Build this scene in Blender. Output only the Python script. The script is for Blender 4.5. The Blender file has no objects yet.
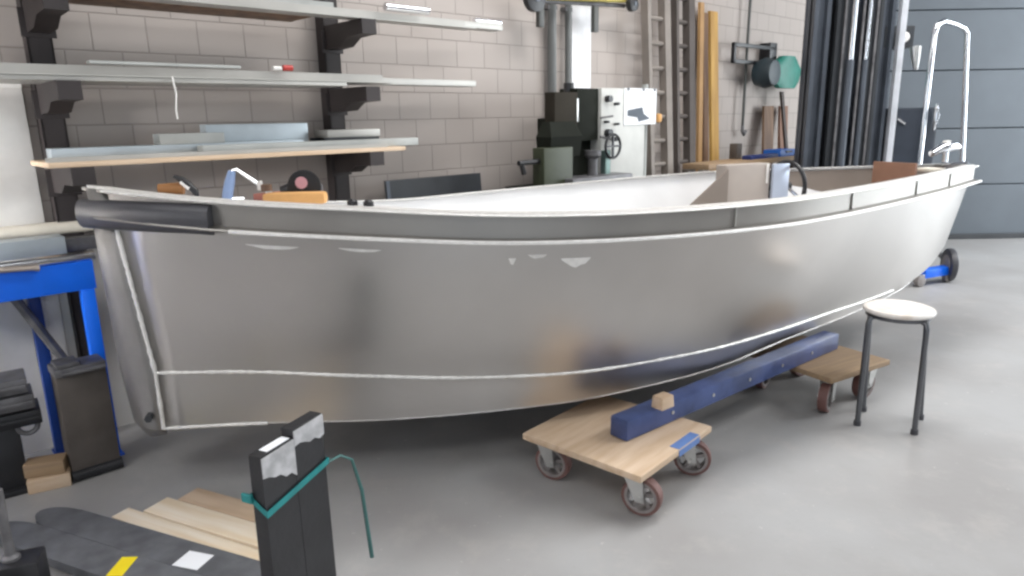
import bpy, bmesh, math, random
import numpy as np
from mathutils import Vector, Matrix
random.seed(7)
C = bpy.context.scene.collection
SC = bpy.context.scene
PI = math.pi

# ------------------------------------------------------------------ camera
F, H = 700.0, 1.25
PITCH = math.atan((288 - 118) / F)
ROLL = math.radians(1.0)
_R = np.array([1., 0, 0]); _U0 = np.array([0, math.sin(PITCH), math.cos(PITCH)])
FW = np.array([0, math.cos(PITCH), -math.sin(PITCH)])
RT = math.cos(ROLL) * _R - math.sin(ROLL) * _U0
UP = math.sin(ROLL) * _R + math.cos(ROLL) * _U0
EYE = np.array([0, 0, H])
cam = bpy.data.cameras.new('camera'); camo = bpy.data.objects.new('camera', cam); C.objects.link(camo)
m = Matrix.Identity(4)
for i in range(3):
    m[i][0] = RT[i]; m[i][1] = UP[i]; m[i][2] = -FW[i]; m[i][3] = EYE[i]
camo.matrix_world = m
cam.sensor_width = 36; cam.lens = 36 * F / 1024; cam.clip_start = .05; cam.clip_end = 100
SC.camera = camo

# measuring helpers: a pixel of the photograph to a world point
def ray(x, y): return FW + RT * (x - 512) / F - UP * (y - 288) / F
def at_z(x, y, z): r = ray(x, y); return EYE + r * (z - H) / r[2]
def at_y(x, y, Y): r = ray(x, y); return EYE + r * Y / r[1]
W0 = np.array([-1.60, 2.85, 0.]); WA = math.radians(43)
UW = np.array([math.cos(WA), math.sin(WA), 0]); NW = np.array([-math.sin(WA), math.cos(WA), 0])   # along wall, into wall
def wl(x, y, off):
    "pixel on a plane 'off' metres in front of the block wall -> (along, -off, z)"
    r = ray(x, y); p = EYE + r * np.dot(W0 - NW * off - EYE, NW) / np.dot(r, NW)
    return float(np.dot(p - W0, UW)), -off, float(p[2])
def wworld(t, y, z=0.): p = W0 + UW * t + NW * y; return (float(p[0]), float(p[1]), z)

# ------------------------------------------------------------------ materials
def lin(c):
    if isinstance(c, str): c = [int(c[i:i + 2], 16) for i in (0, 2, 4)]
    return tuple(((v / 255) / 12.92 if v / 255 <= .04045 else (((v / 255) + .055) / 1.055) ** 2.4) for v in c) + (1,)
def mat(name, col, rough=.6, metal=0., var=.12, scale=6., bump=0., bscale=40., rvar=.0, spec=.5, stretch=(1, 1, 1), col2=None, emit=None):
    M = bpy.data.materials.new(name); M.use_nodes = True; nt = M.node_tree; b = nt.nodes['Principled BSDF']
    b.inputs['Roughness'].default_value = rough; b.inputs['Metallic'].default_value = metal
    b.inputs['Specular IOR Level'].default_value = spec
    tc = nt.nodes.new('ShaderNodeTexCoord'); mp = nt.nodes.new('ShaderNodeMapping'); mp.inputs['Scale'].default_value = stretch
    nt.links.new(tc.outputs['Object'], mp.inputs['Vector'])
    nz = nt.nodes.new('ShaderNodeTexNoise'); nz.inputs['Scale'].default_value = scale; nz.inputs['Detail'].default_value = 4
    nt.links.new(mp.outputs[0], nz.inputs['Vector'])
    rp = nt.nodes.new('ShaderNodeValToRGB'); c = lin(col)
    a = lin(col2) if col2 else tuple(v * (1 - var) for v in c[:3]) + (1,)
    d = c if col2 else tuple(min(1, v * (1 + var)) for v in c[:3]) + (1,)
    rp.color_ramp.elements[0].color = a; rp.color_ramp.elements[0].position = .35
    rp.color_ramp.elements[1].color = d; rp.color_ramp.elements[1].position = .65
    nt.links.new(nz.outputs['Fac'], rp.inputs['Fac']); nt.links.new(rp.outputs['Color'], b.inputs['Base Color'])
    if rvar:
        mr = nt.nodes.new('ShaderNodeMapRange'); mr.inputs['To Min'].default_value = max(.03, rough - rvar); mr.inputs['To Max'].default_value = rough + rvar
        nt.links.new(nz.outputs['Fac'], mr.inputs['Value']); nt.links.new(mr.outputs[0], b.inputs['Roughness'])
    if bump:
        n2 = nt.nodes.new('ShaderNodeTexNoise'); n2.inputs['Scale'].default_value = bscale; n2.inputs['Detail'].default_value = 3
        nt.links.new(mp.outputs[0], n2.inputs['Vector'])
        bp = nt.nodes.new('ShaderNodeBump'); bp.inputs['Strength'].default_value = bump; bp.inputs['Distance'].default_value = .01
        nt.links.new(n2.outputs['Fac'], bp.inputs['Height']); nt.links.new(bp.outputs[0], b.inputs['Normal'])
    return M
ALU = mat('mill_finish_aluminium', 'c6c3c0', .34, 1., .06, 1.7, .06, 3., .08)
ALU_IN = mat('brushed_aluminium_inside', 'f6f6f6', .5, .4, .03, 5., .1, 22., .1)
ALU_BAR = mat('aluminium_bar', 'd4d6d8', .36, 1., .07, 5, .05, 60, .06)
STOCKM = mat('dull_metal_stock', 'b4b2ad', .5, .55, .08, 4, .05, 60, .06)
RAILM = mat('dull_rail_web', 'a5a29e', .5, 1., .06, 4, .05, 30, .08)
WELD = mat('weld_bead', 'f8f6f2', .28, .45, .05, 60., .5, 220.)
RUBBER = mat('black_rubber', '46464b', .38, 0., .1, 9, .03, 90)
BLACKST = mat('black_painted_steel', '242427', .42, 0., .2, 12, .08, 60, .08)
GREYST = mat('worn_dark_steel', '6b6a6c', .5, .4, .3, 14, .15, 50, .1)
FORKTOP = mat('dusty_black_fork', '5e6064', .62, 0., .22, 16, .1, 70, .1)
BROWNST = mat('dark_brown_steel', '59524d', .6, .1, .15, 9, .05, 60)
RACK = mat('rack_paint', '2f2929', .55, 0., .12, 10)
WOOD = mat('pine', 'fbeedb', .65, 0., .1, 4., .05, 60, stretch=(.6, 9, 9), col2='edd8b8')
WOOD2 = mat('plywood', 'd6bfa6', .6, 0., .1, 5., .05, 70, stretch=(.8, 6, 6), col2='c5aa8d')
WOODD = mat('weathered_wood', 'a08667', .7, 0., .1, 8., .08, 60, stretch=(.6, 8, 8), col2='8f7860')
YWOOD = mat('yellow_plank', 'c9a056', .6, 0., .1, 3., .03, 60, stretch=(6, 6, .6), col2='ad8545')
DWOOD = mat('brown_board', '7d614a', .65, 0., .1, 3., .03, 60, stretch=(6, 6, .6), col2='5c4434')
BLUE = mat('blue_enamel', '0f6cf0', .38, 0., .06, 8)
NAVY = mat('navy_beam_paint', '43527f', .32, .1, .3, 7, .06, 40, .1)
WHITE = mat('off_white', 'e9e6e2', .55, 0., .05, 10)
PAPER = mat('white_paper', 'f2f4f8', .7, 0., .02, 10)
SEATW = mat('worn_white_seat', 'efebe6', .5, 0., .05, 14, col2='d5c9be')
GREYP = mat('grey_paint', 'a9aba8', .5, 0., .08, 9)
LGREY = mat('pale_blue_grey_metal', 'bcc6cc', .4, .5, .06, 9)
BEIGE = mat('beige_pipe', 'd9d2c4', .55, 0., .08, 12)
CHROME = mat('chrome', 'e8eaee', .16, 1., .02, 8)
LEGST = mat('stool_leg_steel', '6a6c70', .28, .85, .06, 9)
OLIVE = mat('olive_green_paint', '353b28', .5, 0., .1, 9)
DGREEN = mat('dark_green_black', '191c16', .7, 0., .15, 9, spec=.15)
TEAL = mat('teal_strap', '1d7f80', .45, 0., .12, 25)
TEALB = mat('teal_plastic', '1f7a6b', .5, 0., .1, 12)
YELLOW = mat('yellow_tag', 'f2d917', .6, 0., .04, 20)
YELP = mat('yellow_paint', 'c2b45c', .5, 0., .1, 12)
ORANGE = mat('orange_wood', 'dca768', .55, 0., .08, 14)
RED = mat('red_plastic', 'b23a34', .5, 0., .08, 14)
BROWNB = mat('brown_panel', '86624f', .65, 0., .08, 9)
CABIN = mat('machine_grey', 'c9c9c4', .5, 0., .05, 9)
WHEELG = mat('wheel_grey', '8c8684', .5, .2, .12, 20)
TREAD = mat('red_brown_tread', '6f4f4a', .6, 0., .1, 20)
ZINC = mat('zinc_plate', 'c4c4c2', .35, .9, .08, 20)
DARKP = mat('dark_panel', '35383c', .45, 0., .1, 9)
SLATE = mat('slate_mast', '535962', .45, .2, .12, 6)
TAPE = mat('blue_tape', '5f7fb8', .5, 0., .06, 20)
BCASE = mat('blue_case', '1d5fb4', .45, 0., .06, 12)

# ------------------------------------------------------------------ mesh building
class MB:
    def __init__(s): s.bm = bmesh.new()
    def box(s, c, size, rot=None, bev=0., taper=None):
        M = Matrix.Translation(Vector(c)) @ (rot.to_4x4() if rot is not None else Matrix.Identity(4))
        r = bmesh.ops.create_cube(s.bm, size=1.); vs = r['verts']
        for v in vs:
            v.co = Vector((v.co.x * size[0], v.co.y * size[1], v.co.z * size[2]))
            if taper and v.co.z > 0: v.co.x *= taper; v.co.y *= taper
        es = list({e for v in vs for e in v.link_edges})
        if bev: 
            rr = bmesh.ops.bevel(s.bm, geom=es, offset=bev, segments=2, affect='EDGES', profile=.6)
            vs = list({v for f in rr['faces'] for v in f.verts} | {v for v in vs if v.is_valid})
            seen = set(); st = [vs[0]]
            while st:
                v = st.pop()
                if v in seen: continue
                seen.add(v); st += [e.other_vert(v) for e in v.link_edges]
            vs = list(seen)
        bmesh.ops.transform(s.bm, matrix=M, verts=vs)
        return s
    def bx(s, lo, hi, bev=0.):
        return s.box([(a + b) / 2 for a, b in zip(lo, hi)], [abs(b - a) for a, b in zip(lo, hi)], None, bev)
    def tube(s, pts, r, n=10, cap=True):
        pts = [Vector(p) for p in pts]; rs = r if isinstance(r, (list, tuple)) else [r] * len(pts)
        rings = []; up = None
        for i, p in enumerate(pts):
            t = ((pts[min(i + 1, len(pts) - 1)] - p).normalized() + (p - pts[max(i - 1, 0)]).normalized())
            if t.length < 1e-6: t = Vector((0, 0, 1))
            t.normalize()
            if up is None: up = Vector((0, 0, 1)) if abs(t.z) < .9 else Vector((1, 0, 0))
            a = t.cross(up); 
            if a.length < 1e-5: a = t.cross(Vector((0, 1, 0)))
            a.normalize(); b = a.cross(t).normalized(); up = b
            rings.append([s.bm.verts.new(p + (a * math.cos(2 * PI * k / n) + b * math.sin(2 * PI * k / n)) * rs[i]) for k in range(n)])
        for A, B in zip(rings, rings[1:]):
            for k in range(n): s.bm.faces.new((A[k], A[(k + 1) % n], B[(k + 1) % n], B[k]))
        if cap:
            s.bm.faces.new(rings[0][::-1]); s.bm.faces.new(rings[-1])
        return s
    def cyl(s, a, b, r, n=20, r2=None): return s.tube([a, b], [r, r if r2 is None else r2], n)
    def lathe(s, prof, origin, axis='z', n=32):
        "prof: (radius, height) pairs"
        o = Vector(origin); rings = []
        for r, h in prof:
            ring = []
            for k in range(n):
                a = 2 * PI * k / n; x, y = r * math.cos(a), r * math.sin(a)
                ring.append(s.bm.verts.new(o + Vector({'z': (x, y, h), 'y': (x, h, y), 'x': (h, x, y)}[axis])))
            rings.append(ring)
        for A, B in zip(rings, rings[1:]):
            for k in range(n): s.bm.faces.new((A[k], A[(k + 1) % n], B[(k + 1) % n], B[k]))
        s.bm.faces.new(rings[0][::-1]); s.bm.faces.new(rings[-1])
        return s
    def torus(s, o, R, r, axis='y', n=32, k=10, a0=0, a1=2 * PI):
        o = Vector(o); pts = []
        for i in range(n):
            a = a0 + (a1 - a0) * i / n; x, y = R * math.cos(a), R * math.sin(a)
            pts.append(({'z': Vector((x, y, 0)), 'y': Vector((x, 0, y)), 'x': Vector((0, x, y))}[axis], {'z': Vector((0, 0, 1)), 'y': Vector((0, 1, 0)), 'x': Vector((1, 0, 0))}[axis]))
        rings = []
        for p, ax in pts:
            d = p.normalized()
            rings.append([s.bm.verts.new(o + p + (d * math.cos(2 * PI * j / k) + ax * math.sin(2 * PI * j / k)) * r) for j in range(k)])
        for i in range(n):
            A, B = rings[i], rings[(i + 1) % n]
            for j in range(k): s.bm.faces.new((A[j], A[(j + 1) % k], B[(j + 1) % k], B[j]))
        return s
    def prism(s, poly, vec, M=None):
        "extrude a 3-D polygon along vec"
        v = Vector(vec); a = [s.bm.verts.new(Vector(p)) for p in poly]; b = [s.bm.verts.new(Vector(p) + v) for p in poly]
        n = len(poly); s.bm.faces.new(a[::-1]); s.bm.faces.new(b)
        for i in range(n): s.bm.faces.new((a[i], a[(i + 1) % n], b[(i + 1) % n], b[i]))
        return s
    def loft(s, rings, closed=True, caps=True):
        R = [[s.bm.verts.new(Vector(p)) for p in r] for r in rings]; n = len(R[0])
        for A, B in zip(R, R[1:]):
            for k in range(n if closed else n - 1):
                s.bm.faces.new((A[k], A[(k + 1) % n], B[(k + 1) % n], B[k]))
        if caps and closed: s.bm.faces.new(R[0][::-1]); s.bm.faces.new(R[-1])
        return s
    def build(s, name, material, parent=None, smooth=True, ang=35):
        bmesh.ops.recalc_face_normals(s.bm, faces=s.bm.faces)
        s.bm.normal_update()
        if smooth:
            for f in s.bm.faces: f.smooth = True
            for e in s.bm.edges:
                if len(e.link_faces) == 2 and e.calc_face_angle(0) > math.radians(ang): e.smooth = False
        me = bpy.data.meshes.new(name); s.bm.to_mesh(me); s.bm.free()
        me.materials.append(material)
        o = bpy.data.objects.new(name, me); C.objects.link(o)
        if parent is not None: o.parent = parent
        return o
def tag(o, label=None, cat=None, group=None, kind=None):
    if label: o['label'] = label
    if cat: o['category'] = cat
    if group: o['group'] = group
    if kind: o['kind'] = kind
    return o
def thing(name, label, cat, loc=(0, 0, 0), rz=0., group=None):
    o = bpy.data.objects.new(name, None); o.empty_display_size = .1; C.objects.link(o)
    o.location = loc; o.rotation_euler = (0, 0, rz)
    return tag(o, label, cat, group)
def solo(mb, name, material, label, cat, loc=(0, 0, 0), rz=0., group=None, rot=None):
    o = mb.build(name, material); o.location = loc
    o.rotation_euler = rot if rot else (0, 0, rz)
    return tag(o, label, cat, group)
def wthing(name, label, cat, t, y=0., z=0., group=None): return thing(name, label, cat, wworld(t, y, z), WA, group)
def wsolo(mb, name, material, label, cat, t, y=0., z=0., group=None): return solo(mb, name, material, label, cat, wworld(t, y, z), WA, group)
def struct(mb, name, material, loc=(0, 0, 0), rz=0., smooth=False):
    o = mb.build(name, material, smooth=smooth); o.location = loc; o.rotation_euler = (0, 0, rz); o['kind'] = 'structure'; return o
def Rz(a): return Matrix.Rotation(a, 3, 'Z')
def Rx(a): return Matrix.Rotation(a, 3, 'X')
def Ry(a): return Matrix.Rotation(a, 3, 'Y')

# ------------------------------------------------------------------ setting
def wall_mat():
    M = mat('painted_block', 'd2cbc0', .8, 0., .04, 2.)
    nt = M.node_tree; b = nt.nodes['Principled BSDF']
    tc = nt.nodes.new('ShaderNodeTexCoord'); sp = nt.nodes.new('ShaderNodeSeparateXYZ'); cb = nt.nodes.new('ShaderNodeCombineXYZ')
    nt.links.new(tc.outputs['Object'], sp.inputs[0]); nt.links.new(sp.outputs['X'], cb.inputs['X']); nt.links.new(sp.outputs['Z'], cb.inputs['Y'])
    br = nt.nodes.new('ShaderNodeTexBrick'); br.inputs['Scale'].default_value = 1
    br.inputs['Brick Width'].default_value = .20; br.inputs['Row Height'].default_value = .139; br.inputs['Mortar Size'].default_value = .0038; br.inputs['Mortar Smooth'].default_value = .5
    br.inputs['Color1'].default_value = lin('b3aaa4'); br.inputs['Color2'].default_value = lin('afa6a0'); br.inputs['Mortar'].default_value = lin('9b938d')
    nt.links.new(cb.outputs[0], br.inputs['Vector']); nt.links.new(br.outputs['Color'], b.inputs['Base Color'])
    bp = nt.nodes.new('ShaderNodeBump'); bp.invert = True; bp.inputs['Strength'].default_value = .5; bp.inputs['Distance'].default_value = .006
    nt.links.new(br.outputs['Fac'], bp.inputs['Height']); nt.links.new(bp.outputs[0], b.inputs['Normal'])
    return M
WALLM = wall_mat()
FLOORM = mat('worn_concrete', 'a8a8a8', .45, 0., .05, 1.6, .05, 30, .12, spec=.4, col2='9c9a99')
SHUT = mat('slate_shutter', '5f666d', .55, .1, .05, 3)
PLAIN = mat('plain_plaster', '78777a', .8, 0., .03, 3)
CEILM = mat('ceiling_sheet', '626368', .7, 0., .03, 3)
BACKY = 6.92
nt = FLOORM.node_tree; bb = nt.nodes['Principled BSDF']; old = bb.inputs['Base Color'].links[0].from_socket
tcn = nt.nodes.new('ShaderNodeTexCoord')
def _noise(sc, lo, hi, det=6, rough=.6):
    n = nt.nodes.new('ShaderNodeTexNoise'); n.inputs['Scale'].default_value = sc; n.inputs['Detail'].default_value = det; n.inputs['Roughness'].default_value = rough
    nt.links.new(tcn.outputs['Object'], n.inputs['Vector']); r = nt.nodes.new('ShaderNodeMapRange'); r.inputs['From Min'].default_value = lo; r.inputs['From Max'].default_value = hi
    nt.links.new(n.outputs['Fac'], r.inputs['Value']); return r.outputs[0]
def _mix(prev, col, fac, amt):
    m_ = nt.nodes.new('ShaderNodeMix'); m_.data_type = 'RGBA'; k = nt.nodes.new('ShaderNodeMath'); k.operation = 'MULTIPLY'; k.inputs[1].default_value = amt
    nt.links.new(fac, k.inputs[0]); nt.links.new(k.outputs[0], m_.inputs['Factor']); nt.links.new(prev, m_.inputs['A']); m_.inputs['B'].default_value = lin(col); return m_.outputs['Result']
c_ = _mix(old, 'b8b4b0', _noise(5, .52, .66, 8, .7), .3); c_ = _mix(c_, '8f8c89', _noise(2.7, .55, .75, 8, .75), .3); c_ = _mix(c_, 'd0cecb', _noise(26, .68, .74, 3), .4); c_ = _mix(c_, '8f8b86', _noise(60, .66, .74, 3), .3)
nt.links.new(c_, bb.inputs['Base Color'])
struct(MB().bx((-12, -6.2, -.1), (9.2, 8.2, 0)), 'floor', FLOORM)
L0, L1 = -12.5, 6.2
struct(MB().bx((L0, 0, 0), (L1, .2, 4.4)), 'wall_left', WALLM, tuple(W0), WA)
struct(MB().bx((-3.2, -.006, 0), (.9, 0, .78)), 'lit_wall_band', mat('lit_wall_white', 'e8e5e0', .7, 0., .03, 5), tuple(W0), WA)  # added white band: bright light on the lower wall put into colour
struct(MB().bx((8.0, -6, 0), (8.2, 7.2, 4.4)), 'wall_right', PLAIN)
# rear wall behind the viewer, with the open goods door
mb = MB(); mb.bx((-12, -6.2, 0), (-.5, -6, 4.4)); mb.bx((6.5, -6.2, 0), (8.2, -6, 4.4)); mb.bx((-.5, -6.2, 3.6), (6.5, -6, 4.4))
struct(mb, 'wall_rear', PLAIN)
struct(MB().bx((-12, -6.2, 4.4), (8.2, 8.2, 4.5)), 'ceiling', CEILM)
# back wall: slatted shutter
mb = MB(); mb.bx((2.0, BACKY + .02, 0), (8.1, BACKY + .2, 4.4))
struct(mb, 'wall_back', SHUT)
mb = MB(); z = .0
while z < 3.9:
    mb.prism([(3.0, BACKY + .02, z), (3.0, BACKY - .006, z + .006), (3.0, BACKY - .006, z + .532), (3.0, BACKY + .02, z + .54)], (5.0, 0, 0)); z += .54
struct(mb, 'door_1', SHUT)
mb = MB(); mb.bx((3.0, BACKY - .05, 0), (8.0, BACKY - .012, .05), .006)
struct(mb, 'trim_1', mat('door_seal', '3b3d40', .7))

# ------------------------------------------------------------------ boat
def spline(xs, ys):
    xs = np.array(xs, float); ys = np.array(ys, float); h = np.diff(xs); d = np.diff(ys) / h
    mm = np.zeros_like(xs); mm[1:-1] = np.where(d[:-1] * d[1:] > 0, 2 * d[:-1] * d[1:] / np.where(d[:-1] + d[1:] == 0, 1, d[:-1] + d[1:]), 0); mm[0] = d[0]; mm[-1] = d[-1]
    mm[1:-1] = .5 * mm[1:-1] + .5 * np.where(d[:-1] * d[1:] > 0, (d[:-1] + d[1:]) / 2, 0)
    def f(x):
        i = int(np.clip(np.searchsorted(xs, x) - 1, 0, len(h) - 1)); t = (x - xs[i]) / h[i]
        return float(ys[i] * (1 + 2 * t) * (1 - t) ** 2 + mm[i] * h[i] * t * (1 - t) ** 2 + ys[i + 1] * t * t * (3 - 2 * t) + mm[i + 1] * h[i] * t * t * (t - 1))
    return f
BA = math.radians(24.41)
AX = .09
gb = spline([.04, .12, .34, .71, 1.0, 1.3, 1.6, 1.9, 2.2, 2.7, 3.4, 3.9, 4.24], [.065, .14, .27, .46, .565, .635, .672, .688, .675, .575, .365, .20, .075])
gz = spline([.0, .12, .34, .71, 1.2, 1.6, 2.2, 2.7, 3.4, 4.24], [1.062, 1.05, 1.024, .996, .960, .947, .943, .945, .947, .952])
fdz = spline([0, .3, .6, .9, 1.2, 1.5, 1.8, 2.1, 2.4, 2.7, 3.0, 4.24], [0, .05, .072, .075, .07, .055, .045, .035, .022, .01, 0, 0])
wb = spline([.12, .405, .70, 1.12, 1.56, 2.02, 2.53, 3.05, 3.6, 3.95, 4.22], [.135, .225, .355, .468, .54, .522, .425, .285, .20, .125, .05])
wz = spline([.12, .405, .70, 1.12, 1.56, 2.02, 2.53, 3.05, 3.6, 3.95, 4.22], [.465, .45, .43, .388, .366, .355, .345, .335, .37, .43, .52])
kb = spline([.12, .38, .85, 1.19, 1.56, 2.05, 2.75, 3.13, 3.6, 3.9, 4.18], [.13, .20, .375, .465, .518, .49, .325, .262, .185, .115, .04])
kz = spline([.12, .38, .85, 1.19, 1.56, 2.05, 2.75, 3.13, 3.6, 3.9, 4.18], [.268, .26, .252, .252, .252, .253, .265, .288, .345, .405, .485])
keel = spline([.0, .12, .4, .8, 1.2, 1.6, 2.2, 3.0, 3.6, 4.18], [.22, .20, .19, .20, .215, .235, .245, .265, .34, .48])
boat = thing('aluminium_boat', 'long bare aluminium boat hull with rub rail resting on wheeled dollies', 'boat', (-1.29, 2.14, 0), BA)
def G(s, sd):          # gunwale point; sd=-1 towards the viewer, +1 towards the wall
    return Vector((s, AX + sd * gb(s), gz(s) - (fdz(s) if sd > 0 else 0)))
SS = [.12 + (4.24 - .12) * i / 60 for i in range(61)]
def section(s, sd):
    g = G(s - .065 * max(0, 1 - (s - .12) / .35), sd); rk_ = max(0, (s - 3.5) / .74) ** 1.5; sw_ = min(s, 4.22); sk_ = min(s, 4.18); w = Vector((sw_ - .10 * rk_, AX + sd * wb(sw_), wz(sw_))); k = Vector((sk_ - .13 * rk_, AX + sd * kb(sk_), kz(sk_)))
    c = Vector((sk_ - .13 * rk_, AX, keel(sk_)))
    pts = []
    for i in range(9):
        t = i / 8; p = g.lerp(w, t); p.y += sd * .018 * math.sin(PI * t) * min(1, wb(min(s, 4.22)) * 3); pts.append(p)
    for i in (1, 2, 3): pts.append(w.lerp(k, i / 3))
    for i in (1, 2, 3, 4): pts.append(k.lerp(c, i / 4))
    return pts
mb = MB()
for sd in (-1, 1):
    mb.loft([section(s, sd) for s in SS], closed=False)
bmesh.ops.remove_doubles(mb.bm, verts=mb.bm.verts, dist=.0008)
# stern plate
hull = mb.build('hull', ALU, boat, ang=13)
md = hull.modifiers.new('thickness', 'SOLIDIFY'); md.thickness = .006; md.offset = -1
# bow plate: two chamfered faces meeting at the nose
mb = MB()
nose = [Vector((.0, AX, gz(0))), Vector((.005, AX, .75)), Vector((.012, AX, .47)), Vector((.03, AX, .27)), Vector((.07, AX, .205))]
for sd in (-1, 1):
    sec = section(.12, sd); edge = [sec[0], sec[4], sec[8], sec[11], sec[15]]
    rows = []
    for a, b in zip(nose, edge):
        row = []
        for i in range(7):
            t = i / 6; p = a.lerp(b, t); p += Vector((-.018, sd * .012, 0)) * math.sin(PI * t); row.append(p)
        rows.append(row)
    mb.loft(rows, closed=False)
bmesh.ops.remove_doubles(mb.bm, verts=mb.bm.verts, dist=.0008)
STEMM = mat('dull_stem_plate', '9d9b99', .6, 1., .12, 7, .1, 20, .12)
bp_ = mb.build('bow_plate', STEMM, boat); bp_['label'] = 'dull grey plate closing the blunt end'
md = bp_.modifiers.new('thickness', 'SOLIDIFY'); md.thickness = .006; md.offset = -1
# narrow plate closing the far end
mb = MB()
a, b = section(4.24, -1), section(4.24, 1)
mb.loft([a[:12], [ (p + q) / 2 + Vector((.03, 0, 0)) for p, q in zip(a[:12], b[:12])], b[:12]], closed=False)
mb.build('end_plate', ALU, boat)
# gunwale cap flanges
for sd in (-1, 1):
    mb = MB(); rings = []
    for s in [.02, .055] + SS:
        g = G(s, sd) if s >= .05 else Vector((.0, AX + sd * .03, gz(.02)))
        y = -sd
        rings.append([g + Vector((0, 0, .004)), g + Vector((0, y * .035, .006)), g + Vector((0, y * .035, .0)), g + Vector((0, 0, -.002))])
    mb.loft(rings); mb.build('gunwale_cap', WELD, boat)
# rub rail: C-shaped channel on each side
def out_dir(s, sd):
    e = .01; a, b = G(max(.04, s - e), sd), G(min(4.24, s + e), sd); t = b - a; t.z = 0; t.normalize()
    n = Vector((-t.y, t.x, 0)) * sd
    return n
for sd in (-1, 1):
    mb = MB(); rings = []
    ext = [.12 + i * .07 for i in range(59)] + [4.24]
    for s in [0.0, .055] + ext:
        if s < .05: g = Vector((.0, AX + sd * .0, gz(0))); n = Vector((-.9, sd * .44, 0))
        else: g = G(s, sd); n = out_dir(s, sd)
        def P(o, d): return g + n * o + Vector((0, 0, d))
        hgt = .088
        rings.append([P(.0, .0), P(.020, .0), P(.020, -.008), P(.004, -.010), P(.003, -hgt + .013), P(.040, -hgt + .009), P(.043, -hgt + .004), P(.040, -hgt), P(.0, -hgt)])
    mb.loft(rings)
    rr = mb.build('rub_rail', RAILM, boat, ang=25)
    for d0, d1, o1 in ((.001, -.006, .022), (-hgt + .010, -hgt - .001, .0455)):
        mb = MB(); rl = []
        for s in ([.055] + ext if not (sd < 0 and d0 < -.01) else [q for q in ext if q > .34]):
            g = G(s, sd); n = out_dir(s, sd); up_ = Vector((0, 0, 1))
            rl.append([g + n * (o1 - .016) + up_ * d0, g + n * o1 + up_ * d0, g + n * (o1 + .002) + up_ * (d0 + d1) / 2, g + n * o1 + up_ * d1, g + n * (o1 - .016) + up_ * d1])
        mb.loft(rl); mb.build('rail_lip', WELD, rr, ang=50)
    # joint plates along the rail
    for s in ((2.0, 2.7, 3.35, 3.8) if sd < 0 else ()):
        g = G(s, sd); n = out_dir(s, sd); a = math.atan2(n.y, n.x)
        MB().box(g + n * .006 + Vector((0, 0, -.044)), (.006, .006, .070), Rz(a), .001).build('rail_joint', STOCKM, rr)
# rail tips at the far end
for dz in (0, -.08):
    mb = MB(); mb.tube([G(4.22, -1) + Vector((-.03, .0, dz - .004)), Vector((4.30, AX, .955 + dz)), G(4.22, 1) + Vector((-.03, 0, dz - .004))], .013, 8); mb.build('rail_tip', CHROME, boat)
mb = MB(); up_ = Vector((0, 0, -.002)); mb.prism([Vector((-.005, AX, gz(0))) + up_, G(.055, -1) + up_, G(.25, -1) + up_, G(.25, 1) + up_, G(.055, 1) + up_], (0, 0, .008)); mb.build('nose_plate', WELD, boat)
# rubber fender in the rail at the blunt end
mb = MB(); rings = []
path = [(Vector((-.012, AX - .004, gz(0))), Vector((-.75, -.66, 0)).normalized()), (Vector((.055, AX - .075, gz(.06))), Vector((-.66, -.75, 0)).normalized())]
path += [(G(s, -1), out_dir(s, -1)) for s in (.12, .17, .22, .27, .31, .345)]
for g, n in path:
    rings.append([g + n * (.006 + .036 * math.sin(PI * k / 10) ** .6) + Vector((0, 0, -.058 - .022 * max(0, 1 - max(0, g.x) / .3) + .046 * math.cos(PI * k / 10))) for k in range(11)])
mb.loft(rings); o = mb.build('rubber_fender', RUBBER, boat); o['label'] = 'black rubber fender strip at the blunt end'
# welded seams
def bead(pts, r, name='weld_bead', parent=boat):
    mb = MB(); P2 = []
    rs = []
    for a, b in zip(pts, pts[1:]):
        k = max(2, int((b - a).length / .012))
        for i in range(k): P2.append(a.lerp(b, i / k)); rs.append(r * random.uniform(.75, 1.2))
    P2.append(pts[-1]); rs.append(r)
    mb.tube(P2, rs, 6); return mb.build(name, WELD, parent, ang=80)
SW = [.12 + i * (3.2 - .12) / 40 for i in range(41)]
SK = [.12 + i * (4.1 - .12) / 50 for i in range(51)]
for sd in (-1, 1):
    bead([section(s, sd)[8] + Vector((0, sd * .0005, 0)) for s in SW + [3.3, 3.4, 3.5]], .0066)
    bead([Vector((s, AX + sd * kb(s), kz(s))) for s in SK if s < .48], .006)
    o = bead([section(s, sd)[11] for s in SK if s > .42], .0028); o.data.materials[0] = ALU
    bead([p + Vector((0, sd * .001, 0)) for p in section(.12, sd)[1:12]], .008)
MB().cyl((.09, AX - .10, .315), (.08, AX - .145, .315), .013, 6).build('hull_bolt', DARKP, boat)
for s_, t_, ds, dt in ((1.19, 1.15, .012, .35), (1.27, 1.0, .03, .25), (1.40, 1.2, .05, .55), (.50, 1.0, .07, .22), (.74, .95, .06, .2)):
    mb = MB(); rows = []; rg = random.Random(int(s_ * 100))
    for i in range(7):
        q = section(s_ + ds * (i / 6 - .5) * 2, -1); a_, b_ = q[1], q[2]; k_ = math.sin(PI * (i + .3) / 6.6) * rg.uniform(.7, 1.)
        rows.append([a_.lerp(b_, t_ - .2 + dt * k_ * j / 3) + Vector((0, -.0012, 0)) for j in range(4)])
    mb.loft(rows, closed=False); mb.build('grinding_mark', WELD, hull)
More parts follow.
